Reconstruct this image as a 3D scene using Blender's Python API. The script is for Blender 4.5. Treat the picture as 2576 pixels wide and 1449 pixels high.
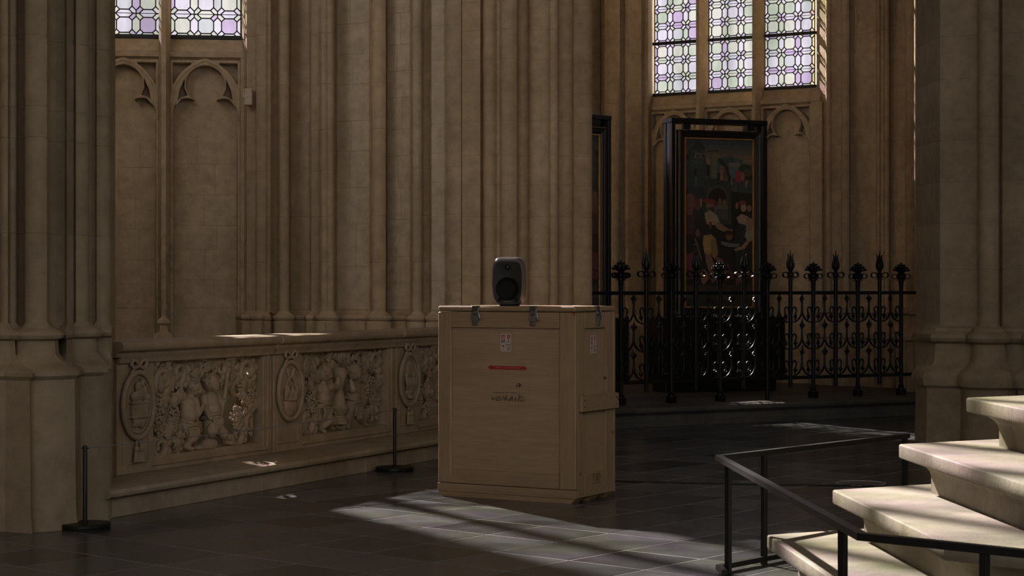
import bpy, bmesh, math, random
from mathutils import Vector, Matrix
for o in list(bpy.data.objects): bpy.data.objects.remove(o)
S = bpy.context.scene
C = S.collection
R = math.radians
pi = math.pi
# ------------------------------------------------------------------ camera
F = 4700.0; CX = 1288.0; CY = 724.5; H = 1.45
cam = bpy.data.cameras.new('camera'); camo = bpy.data.objects.new('camera', cam); C.objects.link(camo)
camo.location = (0, 0, H); camo.rotation_euler = (R(90), 0, 0)
cam.sensor_width = 36.0; cam.lens = 36.0*F/2576.0; cam.clip_end = 200
cam.dof.use_dof = True; cam.dof.focus_distance = 12.7; cam.dof.aperture_fstop = 10.0
S.camera = camo
# ------------------------------------------------------------------ world, sun, exposure
W = bpy.data.worlds.new('sky'); S.world = W; W.use_nodes = True
bg = W.node_tree.nodes['Background']; bg.inputs[0].default_value = (0.975, 0.995, 1.03, 1); bg.inputs[1].default_value = 1.98
AZ = (0.50, -0.866); TEL = 0.645
sl = bpy.data.lights.new('sun', 'SUN'); sl.energy = 37.0; sl.angle = R(0.95); sl.color = (1.0, 0.975, 0.82)
so = bpy.data.objects.new('sun', sl); C.objects.link(so); so.location = (-8, 30, 20)
so.rotation_euler = Vector((AZ[0], AZ[1], -TEL)).to_track_quat('-Z', 'Y').to_euler()
S.view_settings.view_transform = 'Standard'; S.view_settings.look = 'None'
S.view_settings.gamma = 1.0; S.view_settings.use_curve_mapping = False; S.view_settings.exposure = 0.0
S.cycles.use_denoising = True
S.cycles.max_bounces = 6; S.cycles.diffuse_bounces = 3; S.cycles.glossy_bounces = 2
S.cycles.use_adaptive_sampling = True; S.cycles.adaptive_threshold = .085; S.cycles.adaptive_min_samples = 14
S.cycles.transparent_max_bounces = 12; S.cycles.sample_clamp_indirect = 4.0
S.cycles.caustics_reflective = False; S.cycles.caustics_refractive = False

def portal(loc, direction, sx, sy):
    l = bpy.data.lights.new('window_portal', 'AREA'); l.shape = 'RECTANGLE'; l.size = sx; l.size_y = sy
    l.cycles.is_portal = True
    o = bpy.data.objects.new('window_portal', l); C.objects.link(o); o.location = loc
    o.rotation_euler = Vector(direction).to_track_quat('-Z', 'Y').to_euler()
    return o

# ------------------------------------------------------------------ helpers
def X(px, Y): return (px-CX)/F*Y
def XY(px, Y): return (X(px, Y), Y)
def Zp(py, Y): return H-(py-CY)/F*Y
def lin(c):
    return tuple(((v/255)/12.92 if v/255 <= .04045 else ((v/255+.055)/1.055)**2.4) for v in c)

class MB:
    def __init__(s): s.v = []; s.f = []; s.m = []; s.c = []
    def add(s, vs, fs, m=0, col=None):
        b = len(s.v); s.v += [tuple(v) for v in vs]
        for f in fs:
            s.f.append([i+b for i in f]); s.m.append(m); s.c.append(col)
    def box(s, x0, x1, y0, y1, z0, z1, m=0, bev=0.0, mat=None):
        if bev > 0:
            b = min(bev, (x1-x0)*.3, (y1-y0)*.3, (z1-z0)*.3); vs = []; fs = []
            for z, i in ((z0, b), (z0+b, 0), (z1-b, 0), (z1, b)):
                c = b if i == 0 else b*.5
                X0, X1, Y0, Y1 = x0+i, x1-i, y0+i, y1-i
                vs += [(X0+c, Y0, z), (X1-c, Y0, z), (X1, Y0+c, z), (X1, Y1-c, z), (X1-c, Y1, z), (X0+c, Y1, z), (X0, Y1-c, z), (X0, Y0+c, z)]
            fs = [tuple(range(7, -1, -1)), tuple(range(24, 32))]
            for k in range(3):
                for i in range(8):
                    j = (i+1) % 8; fs.append((k*8+i, k*8+j, k*8+8+j, k*8+8+i))
        else:
            vs = [(x0,y0,z0),(x1,y0,z0),(x1,y1,z0),(x0,y1,z0),(x0,y0,z1),(x1,y0,z1),(x1,y1,z1),(x0,y1,z1)]
            fs = [(3,2,1,0),(4,5,6,7),(0,1,5,4),(1,2,6,5),(2,3,7,6),(3,0,4,7)]
        if mat is not None: vs = [mat @ Vector(v) for v in vs]
        s.add(vs, fs, m)
    def prism(s, poly, z0, z1, m=0, mat=None):
        n = len(poly)
        vs = [(x, y, z0) for x, y in poly]+[(x, y, z1) for x, y in poly]
        fs = [tuple(range(n-1, -1, -1)), tuple(range(n, 2*n))]+[(i, (i+1) % n, n+(i+1) % n, n+i) for i in range(n)]
        if mat is not None: vs = [mat @ Vector(v) for v in vs]
        s.add(vs, fs, m)
    def lathe(s, prof, n=16, m=0, mat=None, cap=True):
        vs = []; fs = []
        for r, z in prof:
            for i in range(n):
                a = 2*pi*i/n; vs.append((r*math.cos(a), r*math.sin(a), z))
        for k in range(len(prof)-1):
            for i in range(n):
                j = (i+1) % n; fs.append((k*n+i, k*n+j, k*n+n+j, k*n+n+i))
        if cap:
            fs.append(tuple(range(n-1, -1, -1))); e = (len(prof)-1)*n; fs.append(tuple(range(e, e+n)))
        if mat is not None: vs = [mat @ Vector(v) for v in vs]
        s.add(vs, fs, m)
    def ell(s, c, r, n=12, k=7, m=0, rot=None):
        vs = []; fs = []
        for j in range(1, k):
            t = pi*j/k
            for i in range(n):
                a = 2*pi*i/n; vs.append(Vector((math.sin(t)*math.cos(a)*r[0], math.sin(t)*math.sin(a)*r[1], -math.cos(t)*r[2])))
        vs.append(Vector((0, 0, -r[2]))); vs.append(Vector((0, 0, r[2]))); b, t = len(vs)-2, len(vs)-1
        for j in range(k-2):
            for i in range(n):
                q = (i+1) % n; fs.append((j*n+i, j*n+q, j*n+n+q, j*n+n+i))
        for i in range(n):
            q = (i+1) % n; fs.append((b, q, i)); fs.append((t, (k-2)*n+i, (k-2)*n+q))
        if rot is not None: vs = [rot @ v for v in vs]
        c = Vector(c); s.add([v+c for v in vs], fs, m)
    def tube(s, path, rad, n=8, m=0, flat=None, cap=True):
        """path of points; rad number or list; flat=(a,b,up): elliptical section scale with fixed up vector"""
        P = [Vector(p) for p in path]; L = len(P)
        rr = rad if isinstance(rad, (list, tuple)) else [rad]*L
        T = []
        for i in range(L):
            d = P[min(i+1, L-1)]-P[max(i-1, 0)]
            T.append(d.normalized() if d.length > 1e-9 else Vector((0, 0, 1)))
        up = Vector(flat[2]) if flat else Vector((0, 0, 1))
        if not flat and abs(T[0].dot(up)) > .95: up = Vector((1, 0, 0))
        A = None; vs = []; fs = []
        for i in range(L):
            if flat:
                a = T[i].cross(up)
                if a.length < 1e-6: a = A if A is not None else T[i].orthogonal()
            else:
                a = (T[i].cross(up) if A is None else A-T[i]*A.dot(T[i]))
                if a.length < 1e-6: a = T[i].orthogonal()
            a.normalize(); A = a; b = T[i].cross(a).normalized()
            sa, sb = (flat[0], flat[1]) if flat else (1, 1)
            off = pi/4 if n == 4 else 0
            for k in range(n):
                an = 2*pi*k/n+off; vs.append(P[i]+a*(math.cos(an)*rr[i]*sa)+b*(math.sin(an)*rr[i]*sb))
        for i in range(L-1):
            for k in range(n):
                q = (k+1) % n; fs.append((i*n+k, i*n+q, i*n+n+q, i*n+n+k))
        if cap:
            fs.append(tuple(range(n-1, -1, -1))); fs.append(tuple(range((L-1)*n, L*n)))
        s.add(vs, fs, m)
    def loft(s, rows, m=0, closed=True, cap0=False, cap1=False):
        n = len(rows[0]); vs = [p for r in rows for p in r]; fs = []
        for k in range(len(rows)-1):
            for i in range(n if closed else n-1):
                j = (i+1) % n; fs.append((k*n+i, k*n+j, k*n+n+j, k*n+n+i))
        if cap0: fs.append(tuple(range(n-1, -1, -1)))
        if cap1: fs.append(tuple(range((len(rows)-1)*n, len(rows)*n)))
        s.add(vs, fs, m)
    def mesh(s, name, mats, smooth=35):
        me = bpy.data.meshes.new(name); me.from_pydata(s.v, [], s.f)
        for mt in (mats if isinstance(mats, (list, tuple)) else [mats]): me.materials.append(mt)
        if any(s.m): me.polygons.foreach_set('material_index', s.m)
        me.validate(); me.update()
        if smooth:
            me.polygons.foreach_set('use_smooth', [True]*len(me.polygons)); me.set_sharp_from_angle(angle=R(smooth))
        return me
    def build(s, name, mats, parent=None, smooth=35):
        o = bpy.data.objects.new(name, s.mesh(name, mats, smooth)); C.objects.link(o)
        if parent is not None: o.parent = parent
        return o

def tag(o, label=None, cat=None, group=None, kind=None):
    if label: o['label'] = label
    if cat: o['category'] = cat
    if group: o['group'] = group
    if kind: o['kind'] = kind
    return o
def empty(name, loc=(0, 0, 0), rz=0.0):
    o = bpy.data.objects.new(name, None); C.objects.link(o); o.location = loc; o.rotation_euler = (0, 0, rz)
    o.empty_display_size = .1; return o
def inst(name, me, parent=None, mtx=None, loc=None):
    o = bpy.data.objects.new(name, me); C.objects.link(o)
    if parent is not None: o.parent = parent
    if mtx is not None: o.matrix_basis = mtx
    if loc is not None: o.location = loc
    return o
def copy_tree(o, parent=None):
    c = o.copy(); C.objects.link(c); c.parent = parent
    for ch in [x for x in KIDS.get(o.name, [])]: copy_tree(ch, c)
    return c
KIDS = {}
def index_kids():
    KIDS.clear()
    for o in bpy.data.objects:
        if o.parent: KIDS.setdefault(o.parent.name, []).append(o)

def arc(p, q, s, n=8):
    """points after p up to q; s = sagitta / chord, + bulges to the camera side for a chord going right"""
    (x0, y0), (x1, y1) = p, q; dx, dy = x1-x0, y1-y0; c = math.hypot(dx, dy)
    if c < 1e-6: return [q]
    h = s*c; r = (c*c/4+h*h)/(2*abs(h)); nx, ny = dy/c, -dx/c; sg = 1 if h > 0 else -1
    mx, my = (x0+x1)/2, (y0+y1)/2; k = (r-abs(h))*sg
    ox, oy = mx-nx*k, my-ny*k
    a0 = math.atan2(y0-oy, x0-ox); a1 = math.atan2(y1-oy, x1-ox)
    d = a1-a0
    while d > pi: d -= 2*pi
    while d < -pi: d += 2*pi
    if abs(s) > .5: d = d-2*pi*math.copysign(1, d)
    return [(ox+r*math.cos(a0+d*i/n), oy+r*math.sin(a0+d*i/n)) for i in range(1, n+1)]
def profile(lst, n=8):
    """(px, Y[, sagitta]) plan points seen from the camera line; ('w', X, Y) plain plan points"""
    out = []
    for e in lst:
        if e[0] == 'w': out.append((e[1], e[2])); continue
        p = XY(e[0], e[1])
        if len(e) == 3: out += arc(out[-1], p, e[2], n)
        else: out.append(p)
    return out
def offset(poly, d, closed=True):
    n = len(poly); out = []
    for i in range(n):
        p = Vector(poly[i]); a = Vector(poly[i-1]) if (closed or i > 0) else None
        b = Vector(poly[(i+1) % n]) if (closed or i < n-1) else None
        ns = []
        for u, v in ((a, p), (p, b)):
            if u is None or v is None: continue
            t = v-u
            if t.length > 1e-7: t.normalize(); ns.append(Vector((t.y, -t.x)))
        m = sum(ns, Vector((0, 0)))
        if m.length < 1e-4: m = ns[0]
        m.normalize(); k = max(.45, m.dot(ns[0])); q = p+m*(d/k)
        out.append((q.x, q.y))
    return out
def grooves(zs, o=0.0):
    r = []
    for z in zs: r += [(z-.005, o), (z-.002, o-.0025), (z+.002, o-.0025), (z+.005, o)]
    return r
def loft_profile(name, poly, levels, mat, parent=None, smooth=30, nback=0, cap=True, pmax=None):
    """closed plan polygon lofted over (z, outward offset); the last nback points stay put"""
    mb = MB(); rows = []
    for z, o in sorted(levels, key=lambda a: a[0]):
        q = offset(poly, o) if abs(o) > 1e-6 else poly
        q = list(q)
        if nback: q[-nback:] = poly[-nback:]
        if pmax: q = [(min(x, max(X(pmax, y), px_)), y) for (x, y), (px_, py_) in zip(q, poly)]
        rows.append([(x, y, z) for x, y in q])
    mb.loft(rows, cap1=cap)
    return mb.build(name, mat, parent, smooth)
def bake(o, name, parent=None, mat=None, smooth=0):
    dg = bpy.context.evaluated_depsgraph_get(); dg.update()
    me = bpy.data.meshes.new_from_object(o.evaluated_get(dg)); me.name = name
    old = o.data; bpy.data.objects.remove(o)
    if mat is not None:
        me.materials.clear(); me.materials.append(mat)
    if smooth:
        me.polygons.foreach_set('use_smooth', [True]*len(me.polygons))
        if smooth < 180: me.set_sharp_from_angle(angle=R(smooth))
    n = bpy.data.objects.new(name, me); C.objects.link(n)
    if parent is not None: n.parent = parent
    return n
def sculpt(name, mb, mat, parent=None, vox=.007, it=3, keep=None):
    """fuse overlapping solids of mb into one soft-edged carved body"""
    o = bpy.data.objects.new('tmp', mb.mesh('tmp', mat, 0)); C.objects.link(o)
    m = o.modifiers.new('r', 'REMESH'); m.mode = 'VOXEL'; m.voxel_size = vox
    m = o.modifiers.new('s', 'SMOOTH'); m.iterations = it; m.factor = .5
    return bake(o, name, parent, mat, 180)
def fill_curve(name, splines, depth, bevel, mat, parent=None, smooth=40, res=2):
    cu = bpy.data.curves.new(name, 'CURVE'); cu.dimensions = '2D'; cu.fill_mode = 'BOTH'
    cu.extrude = depth; cu.bevel_depth = bevel; cu.bevel_resolution = res; cu.offset = -bevel
    for pts in splines:
        s = cu.splines.new('POLY'); s.points.add(len(pts)-1); s.use_cyclic_u = True
        for i, (x, y) in enumerate(pts): s.points[i].co = (x, y, 0, 1)
    o = bpy.data.objects.new('tmp', cu); C.objects.link(o)
    return bake(o, name, parent, mat, smooth)
def text_mesh(name, body, size, mat, parent, mtx, align='CENTER', ext=.0004):
    cu = bpy.data.curves.new(name, 'FONT'); cu.body = body; cu.size = size; cu.align_x = align; cu.align_y = 'CENTER'
    cu.extrude = ext; cu.resolution_u = 2
    o = bpy.data.objects.new('tmp', cu); C.objects.link(o)
    o = bake(o, name, parent, mat); o.matrix_basis = mtx; return o

# ------------------------------------------------------------------ materials
def nodes(name):
    m = bpy.data.materials.new(name); m.use_nodes = True; nt = m.node_tree
    return m, nt, nt.nodes['Principled BSDF']
def ramp(nt, fac, stops):
    r = nt.nodes.new('ShaderNodeValToRGB'); e = r.color_ramp.elements
    while len(e) < len(stops): e.new(.5)
    for i, (p, c) in enumerate(stops): e[i].position = p; e[i].color = (*c, 1)
    nt.links.new(fac, r.inputs[0]); return r.outputs[0]
def noise(nt, scale, detail=4, rough=.55, coord=None, stretch=None):
    t = nt.nodes.new('ShaderNodeTexNoise'); t.inputs['Scale'].default_value = scale
    t.inputs['Detail'].default_value = detail; t.inputs['Roughness'].default_value = rough
    if coord is None:
        c = nt.nodes.new('ShaderNodeNewGeometry'); coord = c.outputs['Position']
    if stretch:
        mp = nt.nodes.new('ShaderNodeMapping'); mp.inputs['Scale'].default_value = stretch
        nt.links.new(coord, mp.inputs[0]); coord = mp.outputs[0]
    nt.links.new(coord, t.inputs['Vector']); return t.outputs['Fac']
def mix(nt, mode, fac, a, b):
    n = nt.nodes.new('ShaderNodeMix'); n.data_type = 'RGBA'; n.blend_type = mode
    if isinstance(fac, float): n.inputs[0].default_value = fac
    else: nt.links.new(fac, n.inputs[0])
    for i, v in ((6, a), (7, b)):
        if isinstance(v, tuple): n.inputs[i].default_value = (*v, 1)
        else: nt.links.new(v, n.inputs[i])
    return n.outputs[2]
def bump(nt, b, h, strength=.3, dist=.01):
    n = nt.nodes.new('ShaderNodeBump'); n.inputs['Strength'].default_value = strength; n.inputs['Distance'].default_value = dist
    nt.links.new(h, n.inputs['Height']); nt.links.new(n.outputs[0], b.inputs['Normal'])
def stone(name, dark, light, rough=.85, stain=None, sscale=.7, bstr=.25, damp=False):
    m, nt, b = nodes(name)
    n1 = noise(nt, 1.3, 5, .6); n2 = noise(nt, 9, 5, .65); n3 = noise(nt, 55, 3, .6)
    c = ramp(nt, n1, [(.3, dark), (.7, light)])
    g = ramp(nt, n2, [(.3, (.78, .77, .75)), (.7, (1.08, 1.08, 1.08))])
    c = mix(nt, 'MULTIPLY', 1.0, c, g)
    if stain:
        s = noise(nt, sscale, 6, .7, stretch=(1, 1, .45)); f = ramp(nt, s, [(.56, (0, 0, 0)), (.72, (.75, .75, .75))])
        c = mix(nt, 'MIX', f, c, stain)
    if damp:                                                        # patchy rising-damp stains low on the walls
        g_ = nt.nodes.new('ShaderNodeNewGeometry'); sp_ = nt.nodes.new('ShaderNodeSeparateXYZ'); nt.links.new(g_.outputs['Position'], sp_.inputs[0])
        mr = nt.nodes.new('ShaderNodeMapRange'); mr.inputs[1].default_value = 1.0; mr.inputs[2].default_value = 2.6; nt.links.new(sp_.outputs[2], mr.inputs[0])
        zr = ramp(nt, mr.outputs[0], [(0, (.5, .5, .5)), (.45, (1, 1, 1)), (.8, (.55, .55, .55)), (1, (0, 0, 0))])
        s1 = ramp(nt, noise(nt, 1.1, 3, .5), [(.52, (0, 0, 0)), (.66, (1, 1, 1))]); s2 = ramp(nt, noise(nt, 11, 6, .75), [(.46, (0, 0, 0)), (.62, (.75, .75, .75))])
        f = mix(nt, 'MULTIPLY', 1.0, mix(nt, 'MULTIPLY', 1.0, s1, s2), zr); c = mix(nt, 'MIX', f, c, (.19, .145, .10))
    nt.links.new(c, b.inputs['Base Color']); b.inputs['Roughness'].default_value = rough
    b.inputs['Specular IOR Level'].default_value = .25
    bump(nt, b, n3, bstr, .012); return m
M = {}
M['stone'] = stone('limestone_wall', (.447, .338, .222), (.583, .453, .306), stain=(.385, .275, .165), damp=True)
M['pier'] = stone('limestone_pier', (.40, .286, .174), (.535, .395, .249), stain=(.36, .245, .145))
M['dim_grey_pier'] = stone('weathered_dimmed_limestone', (.24, .186, .120), (.328, .256, .170), stain=(.21, .15, .092), sscale=1.4)  # weathered grey, darkened further to stand in for weaker light on near piers
M['block'] = stone('pale_limewashed_ashlar', (.462, .368, .26), (.585, .472, .34), stain=(.42, .315, .205), damp=True)
M['shaft'] = stone('bare_brown_limestone', (.39, .285, .182), (.51, .385, .252), stain=(.34, .24, .145), damp=True)
M['marble'] = stone('carved_limestone', (.295, .22, .143), (.405, .31, .208), rough=.6, stain=(.24, .172, .112), sscale=2.5, bstr=.1)
M['bench'] = stone('bench_stone', (.285, .225, .155), (.395, .32, .228), rough=.5, stain=(.21, .165, .115), sscale=2.0)
M['step'] = stone('pale_step_stone', (.225, .20, .158), (.305, .272, .218), rough=.7, stain=(.17, .137, .098), sscale=3.0, bstr=.2)
def slate(name, lo, hi, island=False):
    m, nt, b = nodes(name)
    if island: r = nt.nodes.new('ShaderNodeNewGeometry').outputs['Random Per Island']
    else: r = nt.nodes.new('ShaderNodeObjectInfo').outputs['Random']
    c = ramp(nt, r, [(0, lo), (.45, tuple((a+d)/2 for a, d in zip(lo, hi))), (1, hi)])
    n1 = noise(nt, 5, 5, .65); c = mix(nt, 'MULTIPLY', 1.0, c, ramp(nt, n1, [(.3, (.7, .7, .7)), (.75, (1.15, 1.15, 1.15))]))
    nt.links.new(c, b.inputs['Base Color'])
    n2 = noise(nt, 2.5, 3, .5)
    rr = nt.nodes.new('ShaderNodeMapRange'); rr.inputs[3].default_value = .17; rr.inputs[4].default_value = .27
    nt.links.new(n2, rr.inputs[0]); nt.links.new(rr.outputs[0], b.inputs['Roughness'])
    b.inputs['Specular IOR Level'].default_value = .45
    bump(nt, b, noise(nt, 7, 3, .5), .02, .004); return m
M['tile'] = slate('bluestone_tile', (.037, .039, .043), (.106, .108, .115))
M['tile_far'] = slate('bluestone_tile_far', (.037, .039, .043), (.106, .108, .115), True)
M['grout'] = stone('floor_joint', (.20, .193, .187), (.30, .29, .28), rough=.35, bstr=.0)
M['dark_slab'] = stone('dark_step_stone', (.075, .07, .064), (.12, .112, .104), rough=.5)
def plain(name, col, rough=.5, metal=0.0, spec=.5, var=.15, scale=20):
    m, nt, b = nodes(name); n = noise(nt, scale, 4)
    c = mix(nt, 'MULTIPLY', 1.0, col, ramp(nt, n, [(.3, (1-var,)*3), (.7, (1+var,)*3)]))
    nt.links.new(c, b.inputs['Base Color']); b.inputs['Roughness'].default_value = rough; b.inputs['Metallic'].default_value = metal
    b.inputs['Specular IOR Level'].default_value = spec
    return m
M['iron'] = plain('black_iron', (.008, .0075, .0075), .32, 0, .25)
M['rail'] = plain('black_painted_steel', (.010, .010, .0105), .42, 0, .3)
M['case'] = plain('black_case', (.010, .010, .010), .4, 0, .35)
M['frame_black'] = plain('ebonised_frame', (.016, .015, .014), .42)
M['gold'] = plain('gilt_fillet', (.46, .24, .08), .45, .35)
M['lead'] = plain('lead_came', (.02, .02, .022), .6)
M['zinc'] = plain('zinc_latch', (.32, .32, .30), .38, .85)
M['zinc_dark'] = plain('zinc_latch_dark', (.16, .16, .15), .45, .85)
M['cable'] = plain('black_cable', (.01, .01, .01), .5)
M['pale_cable'] = plain('pale_cable', (.30, .29, .28), .5)
M['cord'] = plain('grey_cord', (.20, .185, .17), .7)
M['box'] = plain('beige_plastic', (.50, .40, .29), .6)
M['alu'] = plain('speaker_aluminium', (.15, .132, .126), .40, .25)
M['baffle'] = plain('speaker_baffle', (.013, .012, .0115), .5, 0, .3)
M['cone'] = plain('speaker_cone', (.005, .0045, .0045), .7, 0, .2)
M['dome'] = plain('tweeter_dome', (.10, .095, .09), .25, .9)
M['print_grey'] = plain('grey_print', (.22, .20, .19), .6)
M['sticker'] = plain('white_sticker', (.44, .37, .345), .5, var=.05)
M['red'] = plain('red_print', (.33, .018, .017), .5, var=.05)
M['black_print'] = plain('black_print', (.015, .013, .013), .6)
M['ink'] = plain('brown_ink', (.07, .05, .035), .7)
M['pink_print'] = plain('pale_print', (.46, .19, .165), .6)
def wood(name, lo, hi, axis, scale=1.0, knots=False):
    m, nt, b = nodes(name)
    tc = nt.nodes.new('ShaderNodeTexCoord').outputs['Object']
    st = {'x': (1.2, 14, 14), 'z': (14, 14, 1.2)}[axis]
    n1 = noise(nt, 2.2*scale, 6, .6, tc, st); n2 = noise(nt, 9*scale, 4, .6, tc, st)
    c = ramp(nt, n1, [(.32, lo), (.68, hi)])
    c = mix(nt, 'MULTIPLY', 1.0, c, ramp(nt, n2, [(.3, (.9, .88, .86)), (.7, (1.05, 1.05, 1.05))]))
    if knots:
        v = nt.nodes.new('ShaderNodeTexVoronoi'); v.inputs['Scale'].default_value = 5.0; nt.links.new(tc, v.inputs['Vector'])
        k = ramp(nt, v.outputs['Distance'], [(.045, (1, 1, 1)), (.08, (0, 0, 0))])
        c = mix(nt, 'MIX', k, c, (.10, .045, .02))
    nt.links.new(c, b.inputs['Base Color']); b.inputs['Roughness'].default_value = .6; b.inputs['Specular IOR Level'].default_value = .3
    bump(nt, b, n2, .06, .003); return m
M['pine_x'] = wood('pine_board', (.268, .180, .105), (.345, .24, .145), 'x', knots=True)
M['pine_z'] = wood('pine_upright', (.268, .180, .105), (.345, .24, .145), 'z', knots=True)
M['ply'] = wood('plywood_panel', (.31, .216, .131), (.36, .255, .158), 'x', .6)
def glass(name, col):
    m = bpy.data.materials.new(name); m.use_nodes = True; nt = m.node_tree; nt.nodes.clear()
    out = nt.nodes.new('ShaderNodeOutputMaterial'); t = nt.nodes.new('ShaderNodeBsdfTransparent'); g = nt.nodes.new('ShaderNodeBsdfGlossy')
    g.inputs['Roughness'].default_value = .15; g.inputs['Color'].default_value = (.6, .6, .6, 1)
    n = noise(nt, 3.0, 3, .6, stretch=(1, 1, .35))
    c = mix(nt, 'MULTIPLY', 1.0, col, ramp(nt, n, [(.34, (.66, .70, .66)), (.58, (1.06, 1.06, 1.06))]))
    nt.links.new(c, t.inputs[0]); mx = nt.nodes.new('ShaderNodeMixShader'); mx.inputs[0].default_value = .04
    nt.links.new(t.outputs[0], mx.inputs[1]); nt.links.new(g.outputs[0], mx.inputs[2]); nt.links.new(mx.outputs[0], out.inputs[0])
    return m
GL = [glass('glass_clear_lilac', (.44, .395, .445)), glass('glass_lilac', (.35, .265, .375)), glass('glass_cream', (.425, .40, .355)),
      glass('glass_green', (.345, .355, .29)), glass('glass_grey', (.36, .35, .365))]
GW = [0, 0, 0, 0, 0, 1, 1, 1, 2, 2, 2, 3, 3, 4]
def colour_attr_mat(name):
    m, nt, b = nodes(name); a = nt.nodes.new('ShaderNodeVertexColor'); a.layer_name = 'Col'
    n = noise(nt, 30, 5, .7); c = mix(nt, 'MULTIPLY', 1.0, a.outputs[0], ramp(nt, n, [(.3, (.72, .72, .72)), (.7, (1.25, 1.25, 1.25))]))
    nt.links.new(c, b.inputs['Base Color']); b.inputs['Roughness'].default_value = .45; return m
M['paint'] = colour_attr_mat('oil_paint')
# ================================================================== SETTING
def mtx_xz(loc=(0, 0, 0)):
    return Matrix.Translation(loc) @ Matrix.Rotation(R(90), 4, 'X')
# ---------- floor: square bluestone tiles laid diagonally
TS = .507; ua = (.76, -.65); vb = (.65, .76)
floor = MB(); floor.box(-13, 13, -9.5, 30, -.30, -.0015); floor = floor.build('floor', M['grout'])
tag(floor, 'dark grey bluestone tile floor with pale joints', 'floor', kind='structure')
def tile_mb():
    mb = MB(); h = TS/2-.006
    rows = [[(-h, -h, -.02), (h, -h, -.02), (h, h, -.02), (-h, h, -.02)]]
    for i, z in ((0, -.0025), (.0025, 0)):
        k = h-i; rows.append([(-k, -k, z), (k, -k, z), (k, k, z), (-k, k, z)])
    mb.loft(rows, cap1=True); return mb
tile_me = tile_mb().mesh('tile', M['tile'], 0)
tang = math.atan2(ua[1], ua[0])
cells = []
for i in range(-70, 71):
    for j in range(-70, 71):
        a = -7.76+TS*(i+.5); b = 6.74+TS*(j+.5)
        x = ua[0]*a+vb[0]*b; y = ua[1]*a+vb[1]*b
        if -10 < x < 10 and -9 < y < 27: cells.append((x, y))
def seen(x, y):
    if y < 8.2: return False
    px = CX+F*x/y; py = CY+F*H/y
    if not (-90 < px < 2640 and py < 1560): return False
    t = (x+2.654)*.4236+(y-12.5)*.906; w = (x+2.654)*.906-(y-12.5)*.4236
    if w < .25 and y > 11.4: return False
    if y > 19.45+(x-1.1)*.575 and x > 0: return False
    if y > 17.4 and x < .9: return False
    if x > 1.5+.05 and y < 9.3 and x > 1.45+(9.2-y)*.05: return False
    if y > 17.4 and x > 3.9: return False
    return True
vis = sorted([c for c in cells if seen(*c)], key=lambda c: c[1])
own = set(vis[:300]); rest = MB()
tm = tile_mb(); rot = Matrix.Rotation(tang, 4, 'Z')
random.seed(3)
for (x, y) in cells:
    dz = random.uniform(-.0008, .0008)
    if (x, y) in own:
        o = inst('tile', tile_me, floor, Matrix.Translation((x, y, dz)) @ Matrix.Rotation(tang+random.choice((0, pi/2, pi, -pi/2)), 4, 'Z'))
    else:
        rest.add([(Matrix.Translation((x, y, dz)) @ rot) @ Vector(v) for v in tm.v], tm.f)
tag(rest.build('further_tiles', M['tile_far'], floor, 0), kind='stuff')

# ---------- outer shell of the church: walls with window openings, vault plane
def wall_holes(name, A, B, z0, z1, holes, th, mat, label):
    """straight wall A->B (plan, inside on the right hand going A->B is -n); holes=(u0,u1,z0,z1)"""
    A = Vector(A); B = Vector(B); d = B-A; L = d.length; th_ = math.atan2(d.y, d.x)
    mb = MB(); us = sorted({0, L, *[h[0] for h in holes], *[h[1] for h in holes]})
    for u0, u1 in zip(us, us[1:]):
        hh = sorted([h for h in holes if h[0] <= u0+1e-6 and h[1] >= u1-1e-6], key=lambda h: h[2]); z = z0
        for h in hh:
            if h[2] > z: mb.box(u0, u1, 0, th, z, h[2])
            z = h[3]
        if z < z1: mb.box(u0, u1, 0, th, z, z1)
    o = mb.build(name, mat, None, 0); o.location = (A.x, A.y, 0); o.rotation_euler = (0, 0, th_)
    tag(o, label, 'wall', kind='structure'); u = d.normalized(); n = Vector((-u.y, u.x))
    for h in holes:
        c = A+u*((h[0]+h[1])/2)+n*(th+.02)
        portal((c.x, c.y, (h[2]+h[3])/2), (-n.x, -n.y, 0), h[1]-h[0], h[3]-h[2])
    return o
wall_holes('wall_front', (9.5, -9), (-9.5, -9), 0, 12.5, [(1.5, 6.0, 2.5, 10.5), (7.2, 11.8, 2.5, 10.5), (13, 17.5, 2.5, 10.5)], .5, M['stone'], 'plain church wall with tall windows behind the viewpoint')
wall_holes('wall_left', (-9.5, -9), (-7.2, 6.2), 0, 12.5, [(3, 5.5, 3, 10)], .5, M['stone'], 'side wall with a tall window beside the viewpoint')
wall_holes('wall_side', (-7.2, 6.2), (-3.6, 11.6), 0, 12.5, [], .5, M['stone'], 'blank wall running up to the left clustered pier')
wall_holes('wall_right', (9.5, 21), (9.5, -9), 0, 12.5, [(13, 16, 4, 10.5), (20, 23, 4, 10.5)], .5, M['stone'], 'opposite side wall with high windows')
cl = MB(); cl.prism([(-10.2, -9.6), (10.2, -9.6), (10.2, 26.2), (1.6, 26.9), (-1.6, 23.2), (-1.6, 19.9), (-5.6, 19.3), (-8.0, 15.4), (-8.0, 6)], 12.4, 12.9)
tag(cl.build('ceiling', M['stone'], None, 0), 'pale stone vault above the ambulatory', 'ceiling', kind='structure')

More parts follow.
